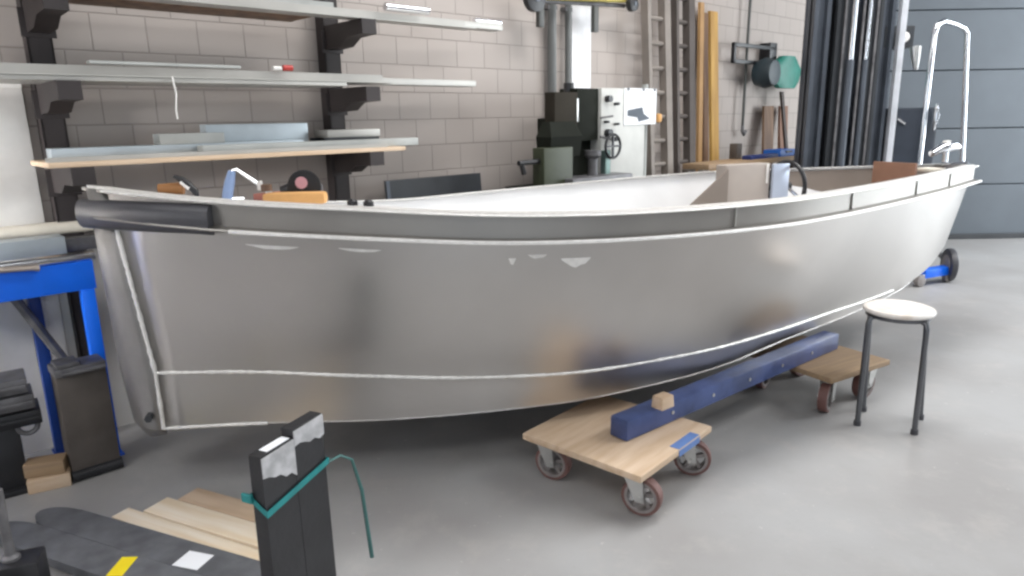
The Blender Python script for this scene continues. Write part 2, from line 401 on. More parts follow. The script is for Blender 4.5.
# inside: liner on the wall side, foredeck, sloped bulkhead, aft deck
for sd in (-1, 1):
    mb = MB(); rows = []
    for s in [.5 + i * (4.15 - .5) / 40 for i in range(41)]:
        pts = section(s, sd); rows.append([Vector((p.x, p.y - sd * min(.014, abs(p.y - AX) * .3), p.z + (.0 if i_ else -.004))) for i_, p in enumerate(pts[:9])])
    mb.loft(rows, closed=False); mb.build('inner_side', ALU_IN, boat)
mb = MB(); rows = []
for s in [.12 + i * (1.0 - .12) / 14 for i in range(15)]:
    a, b = G(s, -1), G(s, 1)
    rows.append([a.lerp(b, .04 + .92 * k / 8) + Vector((0, 0, -.012 + .01 * math.sin(PI * k / 8))) for k in range(9)])
mb.loft(rows, closed=False); o = mb.build('foredeck', ALU_IN, boat)
md = o.modifiers.new('thickness', 'SOLIDIFY'); md.thickness = .005
mb = MB(); rows = []
for s in [.9 + i * (4.1 - .9) / 20 for i in range(21)]:
    w = max(.02, wb(min(s, 4.2)) - .03); rows.append([Vector((s, AX + w * k, wz(min(s, 4.2)) + .02)) for k in (-1, -.3, .3, 1)])
mb.loft(rows, closed=False); mb.build('cockpit_sole', ALU_IN, boat)
SHADE_BROWN = mat('shade_brown_aluminium', '8c8178', .6, .35, .06, 5)  # aluminium darkened to brown for shade and reflections
def transverse(name, s0, z0, s1, z1, m_, frac=(.0, 1.), th=.006):
    a0 = AX - gb(s0) + .02; a1 = AX + gb(s0) - .02; b0 = AX - wb(s1) + .02; b1 = AX + wb(s1) - .02
    def L(p, q, t): return p + (q - p) * t
    mb = MB(); mb.prism([(s0, L(a0, a1, frac[0]), z0), (s0, L(a0, a1, frac[1]), z0), (s1, L(b0, b1, frac[1]), z1), (s1, L(b0, b1, frac[0]), z1)], (th, 0, 0))
    return mb.build(name, m_, boat)

# steering console with wheel on its aft face
cp = at_z(725, 162, .985); 
def boatl(p):
    q = np.array(p) - np.array([-1.29, 2.14, 0]); return np.array([q[0] * math.cos(BA) + q[1] * math.sin(BA), -q[0] * math.sin(BA) + q[1] * math.cos(BA), q[2]])
def b_n(x, y, nv):
    "pixel on the boat's lengthwise plane n = nv -> boat-local point"
    o = boatl(EYE); d_ = boatl(EYE + ray(x, y)) - o; return o + d_ * (nv - o[1]) / d_[1]
CONS = mat('beige_console', 'aaa098', .55, .1, .04, 6)
k0, k1, k2 = b_n(727, 165, .24), b_n(771, 163, .24), b_n(787, 165, .24)
zt_ = float(k1[2]); c0_, c1_ = float(k0[0]), float(k1[0])
mb = MB(); mb.bx((c0_, .24, .38), (c1_, .32, zt_), .008); con = mb.build('console', CONS, boat); con['label'] = 'beige steering console box'
wg = b_n(688, 208, .225); mb = MB(); mb.prism([(c0_, .225, zt_ - .02), (c0_, .225, .6), (float(wg[0]) - .1, .225, float(wg[2]) - .07), (float(wg[0]), .225, float(wg[2]))], (0, .012, 0)); o = mb.build('console_shadow', SHADE_BROWN, boat); o['label'] = 'brown triangle added for the shadow beside the console'  # added triangle shaped like the console's shadow on the inner side
MB().bx((c1_ + .002, .22, .5), (float(k2[0]) - .0, .235, zt_ - .005), .002).build('console_flange', mat('pale_blue_aluminium', 'c8d2e4', .4, .6, .03, 6), con)
MB().bx((c1_ - .03, .234, zt_ - .10), (c1_ - .018, .2395, zt_ - .004), .001).build('console_trim', WHITE, con)
kw = b_n(786, 186, .27); wx_ = float(kw[0]); wy_ = .27; wz_ = float(kw[2])
sw = MB(); sw.torus((wx_, wy_, wz_), .125, .011, 'x', 36, 8); st = sw.build('steering_wheel', BLACKST, boat); st['label'] = 'black steering wheel'
mb = MB()
for k in range(3):
    a = PI / 2 + k * 2 * PI / 3; mb.tube([(wx_, wy_, wz_), (wx_, wy_ + .12 * math.cos(a), wz_ + .12 * math.sin(a))], .008, 6)
mb.build('spoke', CHROME, st)
MB().cyl((c1_, wy_, wz_), (wx_ + .02, wy_, wz_), .022, 16).build('hub', BLACKST, st)
# stern inside: side coloured brown for its shade and reflections, + board
mb = MB(); rows = []
for s in [3.0 + i * .1 for i in range(13)]:
    g = G(min(s, 4.2), 1); rows.append([g + Vector((0, -.025, -.01)), g + Vector((0, -.045, -.35))])
mb.loft(rows, closed=False); o = mb.build('shaded_inner_side', SHADE_BROWN, boat); o['label'] = 'inner side near the pointed end, coloured brown for shade and reflections'
mb = MB(); mb.bx((3.72, AX - .10, .6), (3.74, AX + .15, .985), .003); o = mb.build('seat_board', BROWNB, boat); o['label'] = 'reddish brown board set across the hull'
mb = MB(); mb.bx((3.80, AX - .13, .94), (3.92, AX - .03, .955), .003); mb.build('hatch_pad', BEIGE, boat)

def bpt(s, n, z):  # boat-local to world
    return (-1.29 + s * math.cos(BA) - n * math.sin(BA), 2.14 + s * math.sin(BA) + n * math.cos(BA), z)
def deckz(s, n):
    a, b = G(s, -1), G(s, 1); t = (n - a.y) / (b.y - a.y); return a.z + (b.z - a.z) * t + .003

# things lying on the foredeck
def on_deck(x, y0):   # pixel of the foot -> boat local s, n on the deck plane
    p = at_z(x, y0, .99); q = boatl(p); return q[0], q[1]
# wooden mallet-like orange block (orange clamp bar)
s, n = .60, -.10
t_ = thing('wooden_block_plane', 'orange wooden block lying on the boat deck edge', 'tool', bpt(s, n, deckz(s, n)), BA - .35)
MB().box((0, 0, .02), (.20, .06, .038), None, .012).build('body', ORANGE, t_)
MB().cyl((-.09, 0, .045), (-.09, 0, .066), .018, 12).build('knob', DWOOD, t_)
# angle grinder behind it
s, n = .63, .0
t_ = thing('angle_grinder', 'black and pink grinder standing behind the orange block', 'tool', bpt(s, n, deckz(s, n)), BA - .3)
mb = MB(); mb.tube([(-.06, 0, .04), (0, 0, .055), (.05, 0, .06)], [.022, .03, .032], 14); mb.build('motor_body', BLACKST, t_)
mb = MB(); mb.lathe([(.008, -.004), (.055, -.003), (.055, .003), (.008, .004)], (.02, -.03, .062), 'y', 28); d = mb.build('disc', BLACKST, t_)
mb = MB(); mb.lathe([(.0, -.002), (.02, -.001), (.02, .002)], (.012, -.037, .075), 'y', 20); mb.build('disc_label', mat('pale_pink', 'd9a3ad', .5), d)
MB().box((.06, 0, .035), (.03, .03, .06), None, .006).build('rest_foot', GREYST, t_)
# bar clamp with blue handle
s, n = .43, .0
t_ = thing('bar_clamp', 'clamp with pale blue grip and angled steel bar', 'tool', bpt(s, n, deckz(s, n)), BA - .2)
mb = MB(); mb.tube([(-.035, 0, .0), (-.03, 0, .03), (-.02, 0, .065), (-.01, 0, .10)], [.017, .017, .016, .012], 12); o = mb.build('grip', mat('pale_blue_grip', '8fa5cc', .5), t_)
mb = MB(); mb.tube([(-.012, 0, .10), (.005, 0, .105), (.07, 0, .055)], [.006, .006, .007], 8); mb.build('bar', CHROME, t_)
MB().box((.072, 0, .05), (.016, .02, .03), None, .003).build('pad', WHITE, t_)
MB().cyl((-.06, 0, .010), (.02, 0, .010), .006, 8).build('foot_bar', CHROME, t_)
s, n = .535, .07
t_ = thing('pipe_fitting_tool', 'dull red tool lying between clamp and orange block', 'tool', bpt(s, n, deckz(s, n)), BA - .2)
mb = MB(); mb.tube([(-.05, 0, .018), (.04, 0, .022)], [.016, .018], 12); mb.build('body', mat('dull_red', 'a5685c', .6), t_)
MB().box((.0, -.005, .035), (.02, .02, .03), None, .004).build('trigger', WHITE, t_)
s, n = .27, .04
t_ = thing('hand_grinder', 'brown handled tool with black and white curved guard', 'tool', bpt(s, n, deckz(s, n)), BA - .25)
mb = MB(); mb.tube([(-.075, .0, .03), (.0, .0, .03)], [.016, .02], 12); mb.build('handle', mat('tan_handle', '9a6a3c', .55), t_)
mb = MB(); mb.tube([(-.02, -.01, .07), (.0, -.015, .06), (.02, -.02, .045), (.04, -.02, .02), (.045, -.02, .004)], [.006, .011, .012, .011, .006], 10); mb.build('guard', BLACKST, t_)
mb = MB(); mb.tube([(.0, -.026, .052), (.025, -.03, .03)], [.005, .006], 8); mb.build('guard_stripe', WHITE, t_)
for i, (x, lab) in enumerate(((350, 'small black knob on boat edge beside the orange block'), (360, 'small black knob on boat edge farther from the orange block'))):
    s = .735 + .045 * i
    mb = MB(); mb.lathe([(.008, 0), (.010, .008), (.016, .016), (.016, .03), (.008, .036)], (0, 0, 0), 'z', 14)
    g = G(s, -1)
    solo(mb, 'deck_knob', BLACKST, lab, 'knob', bpt(g.x, g.y + .045, g.z - .012), BA)

# ------------------------------------------------------------------ dollies
def caster(root, x, y, deck_z, ang, R=.066, brake=False):
    mb = MB(); mb.box((x, y, deck_z - .026), (.075, .065, .006), Rz(ang), .002)
    d = Vector((math.cos(ang), math.sin(ang), 0)); nn = Vector((-d.y, d.x, 0)); hubp = Vector((x, y, R)) - d * .022
    mb.cyl((x, y, deck_z - .03), (x, y, deck_z - .045), .03, 18)
    c = mb.build('caster', ZINC, root)
    mb = MB()
    for sd in (-1, 1):
        o = nn * sd * .026
        poly = [Vector((x, y, deck_z - .043)) + d * .03 + o, Vector((x, y, deck_z - .043)) - d * .03 + o, hubp - d * .014 + o + Vector((0, 0, -.012)), hubp + d * .014 + o + Vector((0, 0, -.012))]
        mb.prism([tuple(p) for p in poly], tuple(nn * sd * .004))
    mb.build('caster_fork', ZINC, c)
    mb = MB(); M = Matrix.Translation(hubp) @ Rz(ang).to_4x4()
    mb.lathe([(R * .80, -.019), (R * .97, -.018), (R, -.008), (R, .008), (R * .97, .018), (R * .80, .019)], (0, 0, 0), 'y', 30)
    # open the middle: replaced by a rim ring and spokes
    bmesh.ops.delete(mb.bm, geom=[f for f in mb.bm.faces if len(f.verts) > 4], context='FACES')
    bmesh.ops.transform(mb.bm, matrix=M, verts=mb.bm.verts); mb.build('tread', TREAD, c)
    mb = MB(); rings = []
    for k in range(31):
        a = 2 * PI * k / 30; rings.append([(r_ * math.cos(a), h_, r_ * math.sin(a)) for r_, h_ in ((R * .82, -.02), (R * .82, .02), (R * .68, .02), (R * .68, -.02))])
    mb.loft(rings, caps=False)
    for k in range(5):
        a = 2 * PI * k / 5 + .3; mb.box((R * .42 * math.cos(a), 0, R * .42 * math.sin(a)), (R * .62, .02, R * .2), Ry(-a), .002)
    mb.lathe([(R * .24, -.024), (R * .24, .024)], (0, 0, 0), 'y', 18)
    bmesh.ops.transform(mb.bm, matrix=M, verts=mb.bm.verts); mb.build('wheel', WHEELG, c)
    mb = MB(); mb.cyl(hubp - nn * .034, hubp + nn * .034, .008, 10); mb.build('axle', ZINC, c)
def dolly(name, label, corner, e1, e2, l1, l2, dz, angs, patch=True, woodm=WOOD2):
    "corner: near corner on the floor plan; e1, e2 edge directions"
    a = math.atan2(e1[1], e1[0]); root = thing(name, label, 'dolly', (corner[0], corner[1], 0), a, 'wheeled dollies under the boat')
    sgn = 1 if (e1[0] * e2[1] - e1[1] * e2[0]) > 0 else -1
    mb = MB(); mb.bx((0, 0, dz - .024), (l1, sgn * l2, dz), .005); mb.build('platform', woodm, root)
    for (x, y), an in zip(((.07, .06), (l1 - .07, .06), (.07, l2 - .06), (l1 - .07, l2 - .06)), angs): caster(root, x, sgn * y, dz, an - a)
    return root, sgn
cN, cL, cR = at_z(641, 477, .175), at_z(519, 439, .175), at_z(719, 432, .175)
d1 = (cR - cN)[:2]; d2 = (cL - cN)[:2]
e2 = d2 / np.hypot(*d2); e1 = np.array([-e2[1], e2[0]]); 
if e1 @ d1 < 0: e1 = -e1
am = math.atan2(*(e1 + d1 / np.hypot(*d1))[::-1]); e1 = np.array([math.cos(am), math.sin(am)]); e2n = np.array([-e1[1], e1[0]]); e2 = e2n if e2n @ e2 > 0 else -e2n
l1 = float(max(.44, d1 @ e1)) + .03; l2 = float(np.hypot(*d2)) + .02
near_d, sg = dolly('platform_dolly', 'wooden platform dolly with a blue tape patch, close to the viewer', cN, e1, e2, l1, l2, .175, (2.65, 2.9, 2.6, 2.9))
near_d['label'] = 'wooden platform dolly with blue tape on its edge, standing clear of the stool'
MB().bx((l1 * .50, sg * -.002, .148), (l1 * .80, sg * .0, .170)).build('tape_patch', TAPE, near_d)
MB().bx((l1 * .50, 0, .1752), (l1 * .80, sg * .035, .1762)).build('tape_patch', TAPE, near_d)
fN, fR, fL = at_z(835, 378, .175), at_z(890, 350, .175), at_z(800, 362, .175)
f1 = np.array([math.cos(BA + .12), math.sin(BA + .12)]); f2 = np.array([-f1[1], f1[0]])
dolly('platform_dolly', 'worn wooden platform dolly standing behind the stool', fN - np.array([f1[0], f1[1], 0]) * .02, f1, f2, .42, .45, .175, (.9, .6, .9, .6), woodm=WOODD)
# third dolly below the blunt end, mostly in shadow
q = bpt(.95, .30, 0)
dolly('platform_dolly', 'shadowed wooden dolly under the blunt end of the boat', q, (math.cos(BA), math.sin(BA)), (-math.sin(BA), math.cos(BA)), .36, .36, .13, (.4, .2, .5, .3), woodm=WOODD)

# blue beams
def beam(a, b, z0, z1, w, label, group='blue beams under the boat'):
    a = np.array(a[:2]); b = np.array(b[:2]); L = float(np.hypot(*(b - a))); an = math.atan2(*(b - a)[::-1])
    r = thing('steel_beam', label, 'beam', (a[0], a[1], z0), an, group); h = z1 - z0
    mb = MB(); mb.bx((0, -w / 2, 0), (L, w / 2, h), .006); mb.build('tube_section', NAVY, r)
    mb = MB(); mb.bx((-.004, -w / 2 + .004, .004), (.0, w / 2 - .004, h - .004), .001); mb.build('end_cap', NAVY, r)
    mb = MB()
    for i in range(1, 6): mb.cyl((L * i / 6, -w / 2 - .001, h * .5), (L * i / 6, -w / 2 - .003, h * .5), .007, 10)
    mb.build('bolt_head', ZINC, r)
    return r
a0 = at_z(636, 442, .177); a1 = at_z(833, 349, .177)
beam(a0 + np.array([-.055, .03, 0]), a1 + np.array([.0, .03, 0]), .177, .251, .075, 'navy blue steel beam lying over both dollies under the near side')
beam(np.array(bpt(1.35, .40, 0)), np.array(bpt(2.95, .28, 0)), .177, .240, .06, 'navy blue steel beam under the wall side of the boat in shadow')
w = at_z(664, 409, .252)
mb = MB(); mb.box((0, 0, .022), (.065, .05, .044), None, .003, .9)
solo(mb, 'wooden_chock', WOOD2, 'small wooden chock on the navy beam against the hull', 'block', (float(w[0]), float(w[1]) + .02, .252), math.radians(38))
w = at_z(772, 385, .05)
mb = MB(); mb.box((0, 0, .03), (.09, .07, .06), None, .004)
solo(mb, 'timber_block', DWOOD, 'dark timber block on the floor in shadow under the hull', 'block', (float(w[0]), float(w[1]) + .2, 0), .4)

# ------------------------------------------------------------------ stool
c0 = at_z(899, 308, .49)
stool = thing('round_stool', 'round white topped stool with four steel legs on concrete floor', 'stool', (float(c0[0]), float(c0[1]), 0), 0)
mb = MB(); mb.lathe([(.0, .472), (.117, .472), (.127, .476), (.130, .484), (.127, .492), (.117, .496), (.0, .497)], (0, 0, 0), 'z', 40)
bmesh.ops.remove_doubles(mb.bm, verts=mb.bm.verts, dist=1e-5); mb.build('seat', SEATW, stool)
mb = MB(); mb.lathe([(.10, .458), (.118, .458), (.118, .472), (.10, .472)], (0, 0, 0), 'z', 36); mb.build('seat_ring', LEGST, stool)
for px, py in ((857, 425), (915, 434), (838, 437 - 0), (921, 461 - 0)):
    pass
feet = [at_z(857, 425, 0), at_z(914, 434, 0)]
f0, f1_ = [Vector((float(p[0] - c0[0]), float(p[1] - c0[1]), 0)) for p in feet]
cen = Vector((0, 0, 0)); base = (f0 + f1_) / 2
side = (f1_ - f0).normalized(); back = Vector((-side.y, side.x, 0)); 
if back.y < 0: back = -back
hw = (f1_ - f0).length / 2
FT = [Vector((float(p[0] - c0[0]), float(p[1] - c0[1]), 0)) for p in (at_z(857, 425, 0), at_z(914, 434, 0), at_z(839 + 24, 411, 0), at_z(920, 419, 0))]
mid0 = sum(FT, Vector()) / 4
for k, ft in enumerate(FT):
    mid = mid0; d = (ft - mid); top = mid * .1 + d.normalized() * .118
    t2 = top.copy(); t2.z = .455; kn = mid * .15 + d.normalized() * .130
    mb = MB(); mb.tube([ft + Vector((0, 0, .0)), ft.lerp(kn, .93) + Vector((0, 0, .40)), kn + Vector((0, 0, .435)), kn.lerp(top, .5) + Vector((0, 0, .455)), top * .85 + Vector((0, 0, .463)), top * .45 + Vector((0, 0, .464))], .0105, 12)
    lg = mb.build('leg', LEGST, stool)
    mb = MB(); mb.cyl(ft, ft + Vector((0, 0, .02)), .014, 12); mb.build('rubber_foot', RUBBER, lg)

# ------------------------------------------------------------------ loose forklift tines
FD = Vector((-.915, .403, 0)); WD = Vector((.403, .915, 0))
def fork(near, length, width, hgt, label, sticker):
    r = thing('lift_fork', label, 'lift fork', (near[0], near[1], 0), math.atan2(FD.y, FD.x), 'strapped pair of loose lift forks')
    # local x along blade, local y = -width direction
    sgn = -1
    mb = MB(); rings = []
    def prof(x, w0, w1, z0, z1): return [(x, sgn * w0, z0), (x, sgn * w1, z0), (x, sgn * w1, z1), (x, sgn * w0, z1)]
    W = width
    xs = [(-.02, 0, W, .0, .042), (.3, 0, W, .0, .040), (.7, 0, W, .006, .036), (length - .12, 0, W, .014, .033)]
    for i in range(7):
        a = i / 6 * PI / 2 * .97; hwid = W / 2 * math.cos(a); xs.append((length - .12 + .12 * math.sin(a), W / 2 - hwid, W / 2 + hwid, .016, .031))
    mb.loft([prof(*q) for q in xs])
    b = mb.build('blade', FORKTOP, r)
    mb = MB(); mb.loft([[(-.04, 0, 0), (-.04, sgn * W, 0), (.0, sgn * W, 0), (.0, 0, 0)], [(-.044, 0, .05), (-.044, sgn * W, .05), (-.002, sgn * W, .06), (-.002, 0, .06)],
                        [(-.042, 0, .3), (-.042, sgn * W, .3), (-.004, sgn * W, .3), (-.004, 0, .3)], [(-.04, .0, hgt), (-.04, sgn * W, hgt), (-.006, sgn * W, hgt), (-.006, .0, hgt)]])
    mb.build('shank', BLACKST, r)
    mb = MB(); z0 = hgt - .105
    pts = [(-.0445, 0, hgt - .004)] + [(-.0445, sgn * W * k / 6, hgt - (.10 - .045 * (1 - k / 6) if sticker == 'yellow' else .045 + .02 * k / 6) + .012 * random.random()) for k in range(7)] + [(-.0445, sgn * W, hgt - .002)]
    mb.prism(pts, (.0025, 0, 0)); o = mb.build('worn_patch', mat('bare_worn_paint', 'b2b2b4', .55, .1, .2, 30), r); o['label'] = 'paint worn to bare grey at the top'
    if sticker == 'yellow': MB().bx((-.036, sgn * W * .95, hgt + .0005), (-.012, sgn * W * .25, hgt + .002)).build('lit_top_strip', PAPER, r)  # pale strip laid on for the light on the shank's top face
    if sticker == 'white':
        MB().box((.405, sgn * W * .36, .0395), (.085, .07, .0015), Rz(.12), 0).build('sticker', PAPER, r)['label'] = 'blank white sticker'
    else:
        MB().box((.572, sgn * W * .48, .0385), (.045, W * .8, .0015), Rz(.42), 0).build('sticker', YELLOW, r)['label'] = 'yellow sticker'
    return r
P0 = Vector((-.612, 1.462, 0))
fork(P0, 1.15, .108, .515, 'loose black lift fork with yellow sticker on its blade', 'yellow')
fork(P0 + WD * .1095, 1.10, .108, .535, 'loose black lift fork with white sticker on its blade, beside the pine planks', 'white')
# packing strap round both shanks
r = thing('packing_strap', 'teal packing strap tied around two upright lift fork shanks', 'strap', (P0.x, P0.y, 0), math.atan2(FD.y, FD.x))
def band(z0s, wdt=.016):
    mb = MB(); loop = []
    xs = [(-.046, .002), (-.046, -.222), (.002, -.222), (.002, .002)]; zz = z0s
    rings = []
    for (x, y), z in zip(xs + [xs[0]], zz + [zz[0]]):
        rings.append([(x, y, z), (x * 1.0 + (-.002 if x < 0 else .002), y + (.002 if y > 0 else -.002), z), (x + (-.002 if x < 0 else .002), y + (.002 if y > 0 else -.002), z + wdt), (x, y, z + wdt)])
    mb.loft(rings, caps=False); return mb
band([.365, .395, .39, .40]).build('band', TEAL, r)
mb = MB(); mb.tube([(-.048, -.222, .40), (-.055, -.26, .40), (-.06, -.30, .37), (-.07, -.32, .27), (-.08, -.33, .06)], [.003, .0035, .004, .005, .006], 6); mb.build('loose_end', mat('teal_tail', '3f6f6c', .5), r)
MB().box((.006, .006, .407), (.03, .008, .022), None, .002).build('knot', TEAL, r)

# pine planks on the floor
pa_, pb_ = at_z(106, 520, .02), at_z(262, 574, .02); dd = (pb_ - pa_)[:2]; an_ = math.atan2(dd[1], dd[0]); nn_ = np.array([-math.sin(an_), math.cos(an_)]); uu_ = dd / np.hypot(*dd)
for o_, sh, L_, w_, th, lab, m_ in ((0, 0, .66, .062, .022, 'narrow pale pine plank lying along the lift fork blades', WOOD), (.068, .06, .60, .095, .02, 'wide pale pine plank in the middle of three planks on the floor', WOOD), (.168, .10, .42, .085, .018, 'worn brownish plank lying nearest the boat hull', WOOD2)):
    q = pa_[:2] + nn_ * (o_ + .018) + uu_ * sh
    mb = MB(); mb.bx((0, 0, 0), (L_, w_, th), .003); solo(mb, 'pine_plank', m_, lab, 'plank', (float(q[0]), float(q[1]), 0), an_ + (.0 if o_ == 0 else .015), 'pine planks on the floor')

# ------------------------------------------------------------------ blue trestle and what lies on it
ft = at_z(116, 456, 0.); OFF = float(-np.dot(ft - W0, NW)); T0 = float(np.dot(ft - W0, UW))
tr = wthing('trestle_bench', 'bright blue steel trestle bench against the block wall', 'bench', T0, -OFF)
def tl(x, y, off=OFF): t, yy, z = wl(x, y, off); return t - T0, z
(xr, zb), (_, zt) = tl(97, 288), tl(93, 260)
X0 = -1.2
mb = MB(); mb.bx((X0, 0, zb), (xr, .006, zt), .002); mb.build('front_rail', BLUE, tr)
DB = .24
MB().bx((X0, DB - .006, zb), (xr, DB, zt + .015), .002).build('back_rail', BLUE, tr)
MB().bx((X0, .006, zb - .0), (xr - .01, DB - .006, zb + .006)).build('tray', mat('deep_blue_enamel', '1142a0', .4), tr)
MB().bx((xr - .03, .006, zb), (xr, DB - .006, zt - .02), .002).build('end_plate', BLUE, tr)
for (x_, y_, w_, m_) in ((xr - .03, .02, .045, BLUE), (X0 + .1, .02, .045, BLUE), (xr - .17, DB - .03, .04, mat('navy_leg', '16387f', .45)), (X0 + .1, DB - .03, .04, BLUE)):
    mb = MB(); mb.bx((x_ - w_ / 2, y_ - w_ / 2, 0), (x_ + w_ / 2, y_ + w_ / 2, zb), .003); lg = mb.build('leg', m_, tr)
    MB().bx((x_ - w_ * .7, y_ - w_ * .7, 0), (x_ + w_ * .7, y_ + w_ * .7, .006)).build('foot_plate', m_, lg)
mb = MB(); mb.tube([(xr - .24, .12, zb - .01), (xr - .06, .12, .25)], .017, 8); mb.build('brace', GREYST, tr)
t0, _, z0 = wl(92, 243, OFF - .02)
mb = MB(); mb.tube([(X0 - T0 * 0, 0, 0), (t0 - T0, 0, 0)], .019, 14)
wsolo(mb, 'steel_tube', CHROME, 'shiny steel tube lying along the front of the blue trestle', 'tube', T0, -(OFF - .02), zt + .015)
t1, _, z1 = wl(40, 268, OFF + .03)
mb = MB(); mb.tube([(-.35, 0, .025), (-.02, 0, .0), (0, 0, -.002)], [.012, .009, .012], 12)
wsolo(mb, 'vise_handle', mat('dull_handle', 'b8aca2', .35, .7), 'short grey handle bar with ball end over the blue rail', 'handle bar', t1, -(OFF + .012), z1)
t2, _, z2 = wl(63, 236, OFF - .12)
mb = MB(); mb.bx((-1.0, -.05, 0), (0, .05, .085), .004)
wsolo(mb, 'metal_box_section', LGREY, 'pale grey box section lying on the blue trestle', 'metal section', t2, -(OFF - .14), zt + .0)
t3, _, z3 = wl(84, 214, OFF - .26)
mb = MB(); mb.tube([(-1.3, 0, 0), (.02, 0, 0)], .025, 16)
wsolo(mb, 'plastic_pipe', BEIGE, 'long beige pipe lying behind the grey box section toward the bow', 'pipe', t3, -(OFF - .235), zt + .1)
t4, _, z4 = wl(75, 236, OFF - .25)
mb = MB(); mb.bx((-.05, -.03, 0), (.12, .03, .05), .005)
wsolo(mb, 'dark_steel_bar', GREYST, 'short dark bar lying on the trestle end under the beige pipe', 'bar', t4, -(OFF - .19), zt + .016)
# added white panel, carries the bright light on the wall beyond the trestle
ta, _, za = wl(2, 215, .03); tb, _, zb2 = wl(44, 215, .03); zc2 = wl(25, 82, .03)[2]
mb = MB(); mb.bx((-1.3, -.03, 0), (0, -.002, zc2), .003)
p_ = wthing('lit_wall_panel', 'added white panel standing in for bright light on the wall behind the trestle', 'board', tb, 0)
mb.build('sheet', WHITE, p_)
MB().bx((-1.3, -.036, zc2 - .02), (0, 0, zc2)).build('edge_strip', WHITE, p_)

# dark steel blocks beside the trestle
pa, pb = at_z(74, 484, 0), at_z(124, 468, 0); d = (pb - pa)[:2]; wB = float(np.hypot(*d)); an = math.atan2(d[1], d[0])
bl = thing('counterweight_block', 'tall dark brown steel block on rollers in front of blue leg', 'steel block', (float(pa[0]), float(pa[1]), 0), an)
hB = .40
mb = MB(); mb.box((wB / 2, .05, .03 + (hB - .03) / 2), (wB * .96, .085, hB - .03), None, .005); mb.build('body', BROWNST, bl)
mb = MB(); mb.bx((.0, -.005, hB), (wB * .98, .105, hB + .03), .006); mb.bx((.01, .0, hB + .03), (wB * .5, .09, hB + .045), .004); mb.build('top_plate', GREYST, bl)
mb = MB(); mb.tube([(.02, -.012, hB + .012), (wB * .95, -.012, hB + .012)], .008, 8); mb.build('top_rib', GREYST, bl)
for y_ in (.015, .085):
    MB().cyl((.0, y_, .022), (wB, y_, .022), .022, 16).build('roller', BLACKST, bl)
# ridged stack on a post
q = at_z(20, 486, 0)
rs = thing('ridged_steel_stack', 'stack of three ridged black steel plates on a post by the trestle', 'steel stand', (float(q[0]), float(q[1]), 0), WA - .1)
MB().bx((-.06, -.05, 0), (.03, .04, .24), .006).build('post', BLACKST, rs)
MB().bx((-.09, -.08, 0), (.06, .07, .02), .004).build('foot', BLACKST, rs)
for i in range(3):
    mb = MB(); z = .24 + i * .06; mb.bx((-.22, -.07, z), (.10 - .012 * i, .07, z + .052), .006)
    mb.bx((-.22, -.082, z + .018), (.095 - .012 * i, -.07, z + .034), .003)
    mb.build('plate', GREYST if i else BLACKST, rs)
mb = MB(); mb.torus((.055, -.045, .235), .03, .009, 'y', 20, 8); mb.build('ring', GREYST, rs)
# wooden blocks
for i, (x, y, zz, lab, sc) in enumerate(((44, 492, 0, 'tan wooden block on floor, lower of two in front of the ridged stack', 1.), (40, 478, .052, 'tan wooden block lying on top of another, in front of the ridged stack', .95))):
    q = at_z(44, 492, 0); mb = MB(); mb.box((0, 0, .025), (.13 * sc, .07, .05), None, .004)
    solo(mb, 'wooden_block', WOODD if i else WOOD2, lab, 'block', (float(q[0]) - .01 * i, float(q[1]) + .04 + .01 * i, zz), .5 - .15 * i, 'wooden blocks by the trestle')
# dark angle piece by the bow
q = at_z(128, 412, 0.); mb = MB(); mb.prism([(0, 0, 0), (0, .05, 0), (0, .05, .05), (0, .044, .05), (0, .044, .006), (0, 0, .006)], (.3, 0, 0)); 
solo(mb, 'angle_iron', mat('rusty_brown', '5a4339', .7), 'rusty angle iron on the floor at the wall behind the bow', 'angle iron', (float(q[0]) - .12, float(q[1]) - .05, 0), .3)
# floor clamp with pin in the corner of the view
q = at_z(28, 596, 0.)
ck = thing('pin_clamp', 'dark steel clamp block with upright pin beside the fork tips', 'clamp', (float(q[0]), float(q[1]), 0), .35)
MB().box((0, 0, .06), (.10, .09, .12), None, .01).build('body', BLACKST, ck)
MB().box((-.055, -.075, .045), (.11, .06, .09), None, .008).build('jaw', GREYST, ck)
mb = MB(); mb.lathe([(.022, .12), (.022, .128), (.013, .135), (.011, .20), (.013, .30), (.013, .325), (.005, .33)], (-.02, .0, 0), 'z', 16); mb.build('pin', GREYST, ck)

# ------------------------------------------------------------------ cantilever rack
tA = wl(48, 100, .04)[0]; tB = wl(333, 100, .04)[0]
rk = wthing('cantilever_rack', 'dark brown cantilever rack with two uprights on the block wall', 'rack', tA, 0)
ZL = [wl(352, 153, .40)[2], wl(352, 86, .40)[2], wl(352, 17, .40)[2]]
for t in (0, tB - tA):
    mb = MB(); mb.bx((t - .04, -.07, 0), (t + .04, -.062, 3.0)); mb.bx((t - .04, -.07, 0), (t - .032, 0, 3.0)); mb.bx((t + .032, -.07, 0), (t + .04, 0, 3.0)); mb.bx((t - .04, -.004, 0), (t + .04, .0, 3.0))
    p = mb.build('upright', RACK, rk)
    for z in ZL:
        mb = MB()
        mb.prism([(t - .036, -.07, z), (t - .036, -.40, z), (t - .036, -.40, z - .062), (t - .036, -.27, z - .066), (t - .036, -.20, z - .10), (t - .036, -.07, z - .105)], (.072, 0, 0)); a = mb.build('arm', RACK, rk)
        MB().bx((t - .055, -.075, z - .12), (t + .055, -.0705, z - .02), .002).build('arm_bracket', RACK, a)
def tt(x, y, off): return wl(x, y, off)[0]
GB = 'metal stock on the rack'
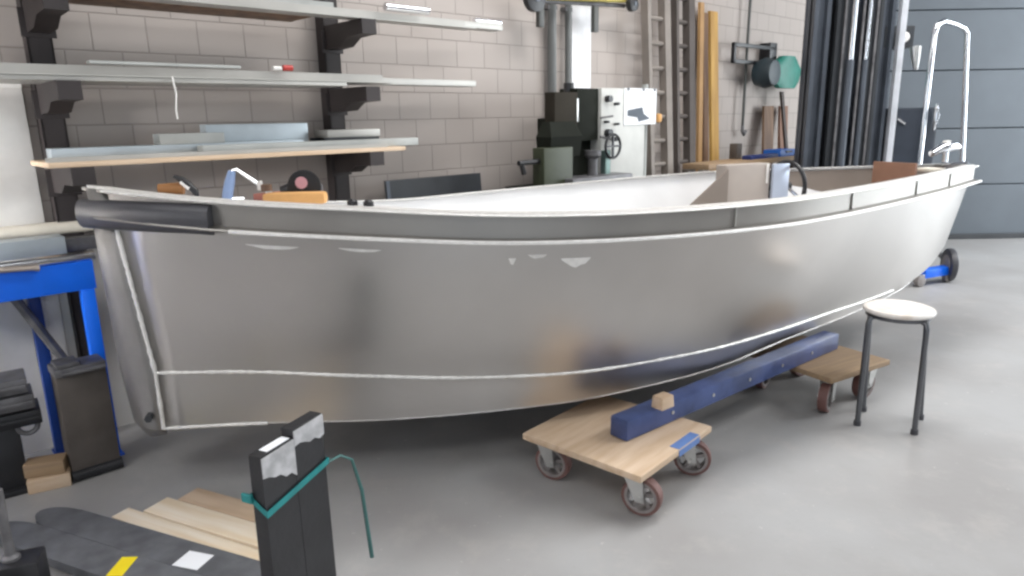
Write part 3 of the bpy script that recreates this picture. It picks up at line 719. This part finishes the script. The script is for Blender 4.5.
def stock(x0, x1, y0, y1, z, h, kind, m_, label, name='metal_bar', cat='bar', yref=150, group=GB):
    "x0..x1 pixels along, y0/y1 offsets from the wall, on height z"
    t0, t1 = tt(x0, yref, (y0 + y1) / 2), tt(x1, yref, (y0 + y1) / 2); L = t1 - t0; w = abs(y1 - y0)
    mb = MB()
    if kind == 'box': mb.bx((0, -w / 2, 0), (L, w / 2, h), min(.004, h * .2))
    elif kind == 'u':
        th = min(.005, h * .3)
        mb.prism([(0, -w / 2, 0), (0, w / 2, 0), (0, w / 2, h), (0, w / 2 - th, h), (0, w / 2 - th, th), (0, -w / 2 + th, th), (0, -w / 2 + th, h), (0, -w / 2, h)], (L, 0, 0))
    elif kind == 'l':
        th = min(.005, h * .3); mb.prism([(0, -w / 2, 0), (0, w / 2, 0), (0, w / 2, h), (0, w / 2 - th, h), (0, w / 2 - th, th), (0, -w / 2, th)], (L, 0, 0))
    elif kind == 'tube': mb.tube([(0, 0, h / 2), (L, 0, h / 2)], h / 2, 14)
    return wsolo(mb, name, m_, label, cat, t0, -(y0 + y1) / 2, z, group)
zl, zm, zh = ZL
stock(38, 388, .09, .40, zl, .018, 'box', WOOD2, 'long wooden board lying on the lowest rack arms', 'shelf_board', 'board', 158, 'rack boards')
zl += .0185
stock(45, 385, .33, .385, zl, .014, 'u', STOCKM, 'long thin aluminium channel along the front of the lowest board')
stock(200, 415, .255, .32, zl, .035, 'box', GREYP, 'grey bar sticking out past the end of the lowest board')
stock(48, 300, .17, .25, zl, .042, 'box', LGREY, 'pale box section lying lengthways on the lowest board')
stock(158, 222, .17, .25, zl + .0425, .04, 'u', GREYP, 'short grey channel on top of the pale box section')
stock(205, 306, .09, .16, zl, .115, 'box', LGREY, 'tall pale blue box profile at the back of the lowest board')
stock(318, 372, .10, .24, zl, .045, 'u', DARKP, 'short dark channel near the second upright on the lowest board')
stock(322, 374, .10, .23, zl + .0455, .035, 'box', STOCKM, 'short bright block stacked on the dark channel')
stock(-160, 330, .10, .39, zm, .016, 'box', STOCKM, 'wide aluminium sheet lying on the middle rack arms', 'metal_sheet', 'sheet', 80)
stock(-150, 388, .30, .395, zm + .0165, .04, 'l', STOCKM, 'long aluminium angle along the front of the middle arms', yref=80)
stock(-120, 470, .17, .27, zm + .0165, .03, 'box', STOCKM, 'longest flat aluminium bar of the middle arms reaching past the others', yref=84)
stock(90, 240, .36, .40, zm + .057, .01, 'box', GREYP, 'thin grey strip on the front angle of the middle arms', yref=76)
mb = MB(); mb.tube([(0, 0, 0), (.04, 0, 0)], .012, 14); o = wsolo(mb, 'tape_roll', RED, 'small red roll lying on the middle rack metal', 'roll', tt(283, 67, .34), -.34, zm + .069)
mb = MB(); mb.tube([(0, 0, 0), (.035, 0, 0)], .009, 14); o = wsolo(mb, 'tape_roll', WHITE, 'small white roll beside the red one on the middle rack', 'roll', tt(273, 67, .34), -.34, zm + .0665)
mb = MB(); mb.tube([(0, 0, 0), (.004, -.008, -.06), (-.004, -.008, -.12), (.0, -.004, -.15)], .003, 6); wsolo(mb, 'white_string', WHITE, 'short white cord hanging from the middle rack metal', 'cord', tt(172, 85, .39), -.402, zm + .02)
stock(-100, 300, .10, .30, zh, .02, 'box', DWOOD, 'reddish brown board lying on the top rack arms', 'shelf_board', 'board', 5, 'rack boards')
stock(75, 470, .31, .40, zh, .045, 'l', STOCKM, 'long aluminium angle along the front of the top arms', yref=15)
stock(120, 497, .20, .29, zh + .0205, .03, 'box', STOCKM, 'longest flat bar on the top arms, its end shining', yref=20)
stock(385, 428, .33, .385, zh + .046, .035, 'tube', CHROME, 'short shiny tube lying on the top rack angle', 'metal_tube', 'tube', 8)
stock(474, 500, .20, .26, zh + .051, .03, 'tube', CHROME, 'short shiny tube at the very end of the top rack bars', 'metal_tube', 'tube', 14)
stock(240, 330, .22, .28, zh + .051, .02, 'u', GREYP, 'short grey channel on the top rack between the uprights', yref=5)

# dark panel behind the boat
(tp0, _, zp0), (tp1, _, zp1) = wl(388, 198, .12), wl(482, 173, .12)
pn = wthing('leaning_sheet', 'flat dark panel leaning on the block wall behind the boat', 'panel', tp0, -.03)
mb = MB(); mb.prism([(0, -.14, 0), (tp1 - tp0, -.14, 0), (tp1 - tp0, -.06, zp1), (0, -.06, zp1)], (0, -.015, 0)); mb.build('board', DARKP, pn)
MB().prism([(.0, -.155, 0), (.02, -.155, 0), (.02, -.076, zp1), (.0, -.076, zp1)], (0, -.006, 0)).build('edge_strip', SLATE, pn)

# ------------------------------------------------------------------ milling machine
OM = .38
def ml(x, y, off=OM): t, yy, z = wl(x, y, off); return t, z
tM = ml(575, 180)[0]
mill = wthing('milling_machine', 'dark green milling machine with pale control cabinet beyond the boat', 'machine', tM, -OM + .0)
def mx(x, y, off=OM): t, z = ml(x, y, off); return t - tM, z
def mbox(name, x0, y0, x1, y1, m_, d0=0., d1=.25, bev=.006, parent=mill, zmin=None):
    (a, zt_), (b, zb_) = mx(x0, y0), mx(x1, y1)
    return MB().bx((a, d0, zb_ if zmin is None else zmin), (b, d1, zt_), bev).build(name, m_, parent)
mbox('column', 562, 118, 598, 190, DGREEN, .06, .2, zmin=.15)
mbox('base', 545, 190, 640, 200, DGREEN, -.05, .34, zmin=0)
mbox('head', 552, 92, 575, 126, mat('brown_black', '2f2b24', .7, spec=.15), -.02, .06)
mbox('gear_box', 577, 88, 598, 140, DGREEN, .0, .14)
(a, z) = mx(579, 86); MB().cyl((a, .08, z - .03), (a, .08, z + .02), .03, 18).build('motor_cap', BLACKST, mill)
a, z = mx(575, 95); MB().bx((a - .006, -.022, z - .15), (a + .006, -.005, z - .02), .002).build('trim_strip', ZINC, mill)
(a, z0_), (b, z1_) = mx(541, 122), mx(572, 150)
mb = MB(); mb.loft([[(a + .01, -.06, z1_ - .03), (b, -.06, z1_ - .03), (b, .04, z1_ - .03), (a + .01, .04, z1_ - .03)], [(a, -.08, (z0_ + z1_) / 2), (b, -.08, (z0_ + z1_) / 2), (b, .04, (z0_ + z1_) / 2), (a, .04, (z0_ + z1_) / 2)], [(a + .05, -.02, z0_), (b, -.02, z0_), (b, .04, z0_), (a + .05, .04, z0_)]]); mb.build('spindle_housing', DGREEN, mill)
(a, z0_), (b, z1_) = mx(511, 163), mx(540, 160)
mb = MB(); mb.tube([(b, -.06, z1_), (a, -.06, z0_)], .014, 8); mb.tube([(a + .04, -.06, z0_ - .06), (a + .02, -.06, z0_)], .014, 8); mb.build('side_lever', BLACKST, mill)
a, z = mx(585, 150); mb = MB(); mb.lathe([(.03, z - .25), (.03, z - .05), (.05, z - .03), (.05, z)], (a, -.06, 0), 'z', 20); mb.build('spindle', GREYST, mill)
mbox('motor_box', 531, 148, 560, 192, OLIVE, -.10, -.01, zmin=.62)
mbox('motor_stand', 536, 192, 556, 198, BLACKST, -.1, .06, zmin=.0)
mbox('work_table', 552, 178, 612, 186, GREYST, -.16, .02)
cab = mbox('control_cabinet', 599, 88, 641, 178, CABIN, -.02, .2)
(a0_, _), (a1_, _) = mx(599, 100), mx(641, 100); 
for px, py, r_ in ((604, 99, .02), (612, 104, .009), (604, 133, .024), (610, 139, .014), (612, 124, .008), (602, 122, .008)):
    a, z = mx(px, py); MB().cyl((a, -.02, z), (a, -.055, z), r_, 14).build('knob', BLACKST, cab)
a, z = mx(600, 118); mb = MB(); mb.tube([(a - .03, -.03, z), (a + .06, -.05, z + .01)], .006, 8); mb.tube([(a - .03, -.03, z - .11), (a + .08, -.05, z - .13)], .007, 8); mb.build('lever', GREYST, mill)
a, z = mx(604, 146); mb = MB(); mb.torus((a, -.07, z), .07, .008, 'y', 24, 8); mb.box((a, -.07, z), (.13, .01, .012)); mb.box((a, -.07, z), (.012, .01, .13)); mb.build('hand_wheel', BLACKST, mill)
a, z = mx(600, 160); MB().bx((a - .02, -.06, z - .10), (a + .03, -.02, z + .06), .008).build('feed_box', mat('steel_teal', '6f8580', .45, .4), mill)
# paper sheet hanging beside the cabinet
(a, _, zt_), (b, _, zb_) = wl(624, 88, OM + .02), wl(655, 124, OM + .02)
ps = wthing('paper_sheet', 'white paper sheet with grey drawing taped beside the machine knobs', 'paper', a, -(OM + .025), zb_)
MB().bx((0, 0, 0), (b - a, .004, zt_ - zb_)).build('sheet', PAPER, ps)
INK = mat('grey_ink', '5a626c', .7)
w_, h_ = b - a, zt_ - zb_
mb = MB(); mb.prism([(w_ * .1, -.0015, h_ * .25), (w_ * .1, -.0015, h_ * .4), (w_ * .55, -.0015, h_ * .48), (w_ * .6, -.0015, h_ * .3), (w_ * .8, -.0015, h_ * .16), (w_ * .45, -.0015, h_ * .08), (w_ * .4, -.0015, h_ * .2)], (0, .0012, 0)); mb.build('drawing', INK, ps)
for fx in (.08, .55, .9): MB().bx((w_ * fx, -.003, h_ * .93), (w_ * fx + .02, .001, h_ * 1.01)).build('clip', GREYST, ps)
# post carrying the sheet
a, _, z = wl(644, 125, OM - .05)
mb = MB(); mb.tube([(0, 0, 0), (0, 0, zt_ + .03)], .022, 12)
o = wsolo(mb, 'sheet_post', GREYP, 'grey standing post behind the white paper sheet', 'post', a, -(OM - .05), 0)
a, _, z = wl(658, 118, OM)
mb = MB(); mb.lathe([(.0, -.03), (.022, -.025), (.026, 0), (.022, .025), (.0, .03)], (0, 0, 0), 'z', 14); bmesh.ops.remove_doubles(mb.bm, verts=mb.bm.verts, dist=1e-5)
wsolo(mb, 'orange_lamp', ORANGE, 'small orange lamp between paper sheet and ladder', 'lamp', a, -OM, z)

# ------------------------------------------------------------------ wall services
for x, r_, lab in ((552, .028, 'thick grey conduit pipe running up the block wall'), (568, .020, 'thin grey conduit pipe beside the white wall strip')):
    a, _, _ = wl(x, 60, .04); mb = MB(); mb.tube([(0, -.04, 0), (0, -.04, 3.4)], r_, 14); cpipe = wthing('conduit_pipe', lab, 'pipe', a, 0, 0, None)
    mb.build('pipe', mat('conduit_grey', '6b6d6c', .5), cpipe)
    for z in (.9, 1.9, 2.6): MB().box((0, -.025, z), (r_ * 3, .05, .025), None, .003).build('pipe_clip', GREYST, cpipe)
(a, _, _), (b, _, _) = wl(572, 60, .03), wl(591, 60, .03)
mb = MB(); mb.bx((0, -.03, 0), (b - a, -.001, 3.4), .003); wsolo(mb, 'wall_duct', mat('white_duct', 'e6e6e8', .5), 'white vertical cable duct beside the conduit pipes', 'duct', a, 0)
# yellow trolley hung high
(a, _, z) = wl(532, 4, .12); tr0 = a
tw = wthing('hung_trolley', 'yellow barred trolley with dark wheels hung high on the wall', 'trolley', a, -.12, z + .01)
b, _, z2_ = wl(636, 2, .12)
mb = MB(); mb.tube([(-.05, 0, .03), (b - a, 0, z2_ - z + .0)], .018, 10); mb.build('bar', YELP, tw)
mb = MB(); mb.tube([(.1, .02, .02), (b - a - .1, .02, z2_ - z - .04)], .014, 8); mb.build('lower_bar', GREYST, tw)
for (x, y, r_) in ((533, 0, .075), (631, 6, .045)):
    p, _, q = wl(x, y, .15); mb = MB(); mb.lathe([(r_ * .5, -.025), (r_, -.018), (r_, .018), (r_ * .5, .025)], (p - a, -.04, q - z), 'y', 26); w_o = mb.build('wheel', BLACKST, tw)
    mb = MB(); mb.lathe([(r_ * .3, -.03), (r_ * .3, .03)], (p - a, -.04, q - z), 'y', 16); mb.build('hub', SLATE, w_o)
for (x, y0_, y1_) in ((540, 4, 29), (595, 8, 34)):
    p, _, q0 = wl(x, y0_, .12); _, _, q1 = wl(x, y1_, .12); MB().bx((p - a - .022, -.015, q1 - z), (p - a + .022, .015, q0 - z), .004).build('hook', mat('hook_grey', '4c4d4a', .5), tw)
# ladders
def ladder(xl, xr, lab, m_, off, q0, q1, zt_=2.9):
    a = wl(xl, 90, off * .6)[0]; b = wl(xr, 90, off * .6)[0]; L = wthing('ladder', lab, 'ladder', a, -off, 0, 'ladders leaning on the wall')
    wdt = b - a; lean = off - .06
    for x, q in ((0, q0), (wdt, q1)):
        mb = MB(); mb.prism([(x - q, -.03, 0), (x + q, -.03, 0), (x + q, .03, 0), (x - q, .03, 0)], (0, lean, zt_)); mb.build('stile', m_, L)
    z = .25
    while z < zt_ - .1:
        mb = MB(); y = lean * z / zt_; mb.tube([(0, y, z), (wdt, y, z)], .016, 8); mb.build('rung', m_, L); z += .165
ladder(647, 665, 'grey brown ladder leaning on the wall next to the machine', mat('ladder_grey', '857d76', .6, .1), .25, .018, .034)
ladder(674, 688, 'dark stiled ladder leaning on the wall beside the planks', mat('ladder_dark', '59524e', .6, .1), .22, .014, .036)
# planks on end
def upright_plank(xb, xt, w_, m_, lab, ztop):
    a = wl(xb, 165, .16)[0]; b = wl(xt, 20, .04)[0]
    mb = MB(); mb.prism([(-w_ / 2, 0, 0), (w_ / 2, 0, 0), (w_ / 2, -.025, 0), (-w_ / 2, -.025, 0)], (b - a, .15, ztop)); wsolo(mb, 'upright_plank', m_, lab, 'plank', a, -.19, 0, 'planks standing on end')
zt1 = wl(715, 12, .05)[2]
upright_plank(716, 711, .105, YWOOD, 'broad yellow plank standing on end against the wall', zt1)
upright_plank(697.5, 699, .05, mat('tan_plank', 'a88458', .6), 'narrow tan plank standing between ladder and yellow plank', zt1 + .05)
upright_plank(705.5, 703, .06, DWOOD, 'thin dark brown plank standing between tan and yellow planks', zt1 - .02)
# hanging hose with hook
a, _, z0_ = wl(750, 0, .06); _, _, z1_ = wl(747, 125, .06)
hh = wthing('hanging_cable', 'thin dark cable with hook hanging down the wall by the planks', 'cable', a, -.06, z1_)
mb = MB(); mb.tube([(0, 0, 0), (.0, 0, .6), (.01, 0, z0_ - z1_ + .4)], .012, 8); mb.build('cable', mat('dark_cable', '4b4d4b', .6), hh)
mb = MB(); mb.tube([(0, 0, 0), (.0, 0, -.05), (.03, 0, -.08), (.06, 0, -.05)], .014, 8); mb.build('hook', GREYST, hh)
# bracket frame
(a, _, z0_), (b, _, z1_) = wl(735, 42, .10), wl(776, 66, .10)
bf = wthing('wall_bracket', 'black rectangular bracket frame fixed to the wall beside hanging cable', 'bracket', a, 0, z1_)
w_, h_ = b - a, z0_ - z1_
for lo, hi in (((0, -.10, h_ - .03), (w_, -.07, h_)), ((0, -.10, 0), (w_, -.07, .03)), ((0, -.10, 0), (.03, -.07, h_)), ((w_ - .12, -.10, -.04), (w_, -.0, h_ + .03))): MB().bx(lo, hi, .003).build('bar', BLACKST, bf)
# dark rounded tool and teal cloth hanging there
a, _, z = wl(766, 73, .16); mb = MB(); mb.lathe([(.03, -.09), (.10, -.08), (.125, 0), (.10, .08), (.03, .09)], (0, 0, 0), 'y', 24)
wsolo(mb, 'hose_reel', mat('dark_slate_plastic', '2b3940', .5), 'dark round hose reel hanging under the bracket frame', 'reel', a, -.16, z)
a, _, z = wl(786, 73, .14); mb = MB(); rng = random.Random(3); rings = []
for k in range(9):
    f = k / 8; rr_ = .25 * math.sin(PI * (.2 + .65 * f)) ; rings.append([(rr_ * math.cos(2 * PI * j / 14) * (1 + .1 * rng.random()), .05 * math.sin(2 * PI * j / 14), -.13 + .27 * f) for j in range(14)])
mb.loft(rings); wsolo(mb, 'teal_bag', TEALB, 'teal bag hanging on the wall beside dark lift mast', 'bag', a, -.14, z)
# brown boards leaning in the corner
for xb, xt, w_, lab, m_ in ((771, 766, .17, 'short brown board leaning in the corner below the dark reel', DWOOD), (786, 781, .15, 'reddish board leaning in the corner below the teal bag', BROWNB), (795, 774, .045, 'thin dark board slanting across others in the corner', mat('very_dark_board', '3d302b', .6))):
    a = wl(xb, 150, .2)[0]; b, _, zt_ = wl(xt, 92 if w_ < .05 else 106, .05)
    mb = MB(); mb.prism([(-w_ / 2, 0, 0), (w_ / 2, 0, 0), (w_ / 2, -.02, 0), (-w_ / 2, -.02, 0)], (b - a, .15, zt_)); wsolo(mb, 'leaning_board', m_, lab, 'board', a, -.21 - (.05 if w_ < .05 else 0), 0, 'boards leaning in the corner')
# workbench along the wall with blue case and small box
(a, _, z0_), (b, _, _) = wl(735, 160, .35), wl(800, 160, .35)
wbn = wthing('low_workbench', 'low dark workbench in the corner carrying a blue case', 'workbench', a, -.36, 0)
zt_ = z0_ - .0
MB().bx((-.55, -.1, zt_ - .04), (b - a + .05, .12, zt_), .004).build('top', WOODD, wbn)
for x in (-.55, b - a):
    for y in (-.05, .08): MB().bx((x - .025, y - .025, 0), (x + .025, y + .025, zt_ - .04), .003).build('leg', BROWNST, wbn)
cs = wthing('blue_case', 'bright blue case lying on the corner workbench', 'case', wl(780, 156, .38)[0], -.40, zt_)
MB().bx((-.14, -.05, 0), (.14, .10, .055), .008).build('body', BCASE, cs); MB().bx((-.05, -.062, .03), (.05, -.05, .045), .003).build('handle', BLACKST, cs)
mb = MB(); mb.bx((-.22, -.03, 0), (.22, .05, .03), .004); wsolo(mb, 'navy_tray', mat('navy_tray', '27356b', .5), 'dark navy tray on the corner workbench beside blue case', 'tray', wl(757, 157, .38)[0], -.42, zt_)
mb = MB(); mb.box((0, 0, .06), (.075, .07, .12), None, .006); wsolo(mb, 'small_dark_box', BROWNST, 'small dark box standing on the corner workbench near yellow plank', 'box', wl(738, 150, .3)[0], -.28, zt_)

# ------------------------------------------------------------------ stacker lift truck
Y0 = 5.35
def fy(x, y, Y=Y0): p = at_y(x, y, Y); return float(p[0]), float(p[2])
xm0 = fy(806, 160)[0]; xm1 = fy(884, 160)[0]
lift = thing('stacker_truck', 'tall dark stacker lift truck with steel mast beyond the boat', 'lift truck', ((xm0 + xm1) / 2, Y0, 0), 0)
ox = (xm0 + xm1) / 2; W_ = xm1 - xm0; ZT = 3.1
def I(x, y, w, d, name, m_, z0=.06, z1=ZT):
    mb = MB(); mb.bx((x - w / 2, y, z0), (x - w / 2 + w * .25, y + d, z1)); mb.bx((x + w / 2 - w * .25, y, z0), (x + w / 2, y + d, z1)); mb.bx((x - w / 2, y + d * .4, z0), (x + w / 2, y + d * .6, z1)); return mb.build(name, m_, lift)
I(-W_ / 2 + .06, .05, .12, .14, 'outer_mast', SLATE); I(W_ / 2 - .05, .05, .10, .14, 'outer_mast', SLATE)
I(-W_ / 2 + .19, .0, .09, .12, 'inner_mast', DARKP); I(W_ / 2 - .16, .0, .09, .12, 'inner_mast', DARKP)
mb = MB(); mb.bx((-W_ / 2, .2, .06), (W_ / 2 + .02, .23, ZT)); mb.build('mast_guard', mat('mast_guard', '4a505a', .5), lift)
for x, r_ in ((-.04, .028), (.07, .02)):
    mb = MB(); mb.tube([(x, -.02, .5), (x, -.02, 1.62)], r_, 14); cy = mb.build('cylinder', SLATE, lift)
    mb = MB(); mb.tube([(x, -.02, 1.62), (x, -.02, ZT)], r_ * .75, 12); mb.build('piston_rod', CHROME, cy)
for x in (-.11, .02, .12):
    MB().bx((x - .008, -.045, .8), (x + .008, -.035, ZT)).build('chain', GREYST, lift)
for z in (.6,): MB().bx((-W_ / 2, .0, z), (W_ / 2, .06, z + .07), .004).build('cross_bar', DARKP, lift)
MB().bx((W_ / 2 + .005, -.02, .35), (W_ / 2 + .05, .03, ZT), .004).build('side_strip', mat('pale_strip', 'd5d8de', .35, .3), lift)
(bx0, bz1), (bx1, _) = fy(896, 108), fy(944, 108)
MB().bx((bx0 - ox, .05, .12), (bx1 - ox, .42, bz1), .02).build('battery_body', mat('body_navy', '2b313b', .4), lift)
(a, z), (b, z_) = fy(893, 24), fy(921, 46)
MB().bx((a - ox, .1, z_), (b - ox, .3, z), .01).build('control_head', DARKP, lift)
(a, z) = fy(909, 36); mb = MB(); mb.lathe([(.0, -.03), (.035, -.02), (.04, 0), (.02, .04)], (a - ox, .07, z), 'y', 16); mb.build('aux_lamp', WHITE, lift)
(a, z) = fy(921, 52); mb = MB(); mb.tube([(a - ox, .08, z + .04), (a - ox, .06, z - .04), (a - ox + .01, .06, z - .12)], [.04, .03, .015], 12); mb.build('horn', ZINC, lift)
(a, z) = fy(904, 121); mb = MB(); mb.tube([(a - ox - .03, .04, z + .02), (a - ox + .03, .04, z - .02)], .012, 8); mb.build('latch', CHROME, lift)
(a, z) = fy(938, 115); mb = MB(); mb.tube([(a - ox, .03, z - .11), (a - ox, .02, z), (a - ox, .03, z + .08)], [.008, .022, .008], 10); mb.build('mirror', CHROME, lift)
# guard frame: bent tube
pts = [fy(919, 165, Y0 + .05), fy(927, 95, Y0 + .05), fy(934, 35, Y0 + .05), fy(937, 25, Y0 + .06), fy(944, 21, Y0 + .09), fy(955, 24, Y0 + .2), fy(964, 28, Y0 + .28), fy(967, 33, Y0 + .3), fy(965, 90, Y0 + .3), fy(962, 165, Y0 + .3)]
ys = [.05, .05, .05, .06, .09, .2, .28, .3, .3, .3]
P3 = [(p[0] - ox, y, p[1]) for p, y in zip(pts, ys)]
P3 = [(P3[0][0], .05, .3)] + P3 + [(P3[-1][0] - .02, .3, .75), (P3[0][0] + .05, .3, .65)]
mb = MB(); mb.tube(P3, .019, 12); mb.build('guard_frame', CHROME, lift)
MB().bx((P3[0][0] - .10, .05, .14), (P3[0][0] + .06, .4, .3), .02).build('platform', DARKP, lift)
for px, py, Yw, r_ in ((946, 262, 5.05, .125),):
    p = at_z(947, 281, 0.); wx, wy = float(p[0]) - ox, float(p[1]) - Y0
    M = Matrix.Translation((wx, wy + .0, r_)) @ Rz(math.radians(78)).to_4x4()
    mb = MB(); mb.lathe([(r_ * .62, -.022), (r_ * .96, -.02), (r_, -.01), (r_, .01), (r_ * .96, .02), (r_ * .62, .022)], (0, 0, 0), 'y', 32); bmesh.ops.transform(mb.bm, matrix=M, verts=mb.bm.verts); wo = mb.build('wheel', RUBBER, lift)
    mb = MB(); mb.lathe([(.02, -.034), (r_ * .6, -.026), (r_ * .6, .026), (.02, .034)], (0, 0, 0), 'y', 28); bmesh.ops.transform(mb.bm, matrix=M, verts=mb.bm.verts); mb.build('rim', WHEELG, wo)
    MB().tube([(wx, wy, r_), (wx + .1, wy + .3, r_ + .03)], .02, 8).build('axle_arm', GREYST, lift)
# blue skid and small wheel below the pointed end
p = at_z(925, 287, 0.)
sk = thing('blue_trolley', 'low blue trolley with small wheel below the pointed end', 'trolley', (float(p[0]), float(p[1]) + .05, 0), BA)
MB().bx((-.02, -.04, .06), (.28, .04, .12), .005).build('frame', BLUE, sk)
for x in (-.05, .26):
    mb = MB(); mb.lathe([(.02, -.022), (.045, -.016), (.045, .016), (.02, .022)], (x, -.02, .045), 'y', 20); w_o = mb.build('wheel', WHEELG, sk)
MB().bx((-.08, -.035, .04), (-.02, .03, .09), .004).build('wheel_fork', ZINC, sk)
# silver fitting on the far gunwale
p = at_z(936, 165, .96)
ff = thing('mooring_cleat', 'bright silver cleat standing on the rail near the pointed end', 'cleat', bpt(4.19, AX + gb(4.19) - .03, gz(4.19) + .014), BA)
MB().cyl((0, 0, 0), (0, 0, .06), .015, 14).build('post', CHROME, ff)
mb = MB(); mb.tube([(-.12, 0, .05), (-.06, 0, .075), (0, 0, .085), (.06, 0, .088), (.10, 0, .08)], [.018, .024, .032, .026, .018], 12); mb.build('horn', CHROME, ff)
mb = MB(); mb.box((0, 0, .10), (.04, .03, .04), None, .008); mb.build('knob', WHITE, ff)

# ------------------------------------------------------------------ light
def area(name, loc, rot, sx, sy, e, col=(1, 1, 1)):
    l = bpy.data.lights.new(name, 'AREA'); l.shape = 'RECTANGLE'; l.size = sx; l.size_y = sy; l.energy = e; l.color = col
    o = bpy.data.objects.new(name, l); C.objects.link(o); o.location = loc; o.rotation_euler = rot; return o
area('goods_door_daylight', (7.95, 5.0, 1.8), (math.radians(90), 0, math.radians(90)), 3.6, 3.0, 240, (.90, .96, 1))
area('high_window_daylight', (7.95, -2.0, 2.9), (math.radians(75), 0, math.radians(90)), 6.0, 1.7, 40, (.95, .98, 1))
area('side_window_daylight', (-5.2, -2.4, 1.9), (math.radians(84), 0, math.radians(-35)), 2.0, 1.6, 40, (.97, .98, 1))
area('overhead_light', (1.5, 3.3, 4.38), (0, 0, math.radians(30)), 3.4, .9, 105, (1, .99, .98))
area('overhead_light', (4.9, 3.0, 4.38), (0, 0, math.radians(43)), 4.0, 1.2, 125, (1, .99, .98))
area('overhead_light', (1.0, -2.0, 4.38), (0, 0, 0), 5.0, 1.2, 70, (1, .99, .98))
area('overhead_light', (-2.6, -.6, 4.38), (0, 0, math.radians(43)), 2.4, 1.0, 42, (1, .99, .98))  # added fill to brighten the left floor and the forks
wall_fill = area('aux_lamp', (-3.35, .75, 1.05), (math.radians(86), 0, math.radians(-14)), 1.0, .3, 42, (1, .99, .98)); wall_fill.data.spread = math.radians(64)  # added unseen fill aimed at the wall behind the trestle
wd = bpy.data.worlds.new('World'); SC.world = wd; wd.use_nodes = True
bg = wd.node_tree.nodes['Background']; bg.inputs['Color'].default_value = (.8, .9, 1, 1); bg.inputs['Strength'].default_value = 1.0

SC.view_settings.view_transform = 'Standard'; SC.view_settings.look = 'None'; SC.view_settings.gamma = 1; SC.view_settings.exposure = .52
SC.view_settings.use_curve_mapping = False
SC.cycles.filter_width = 2.6; SC.cycles.max_bounces = 8; SC.cycles.use_denoising = True
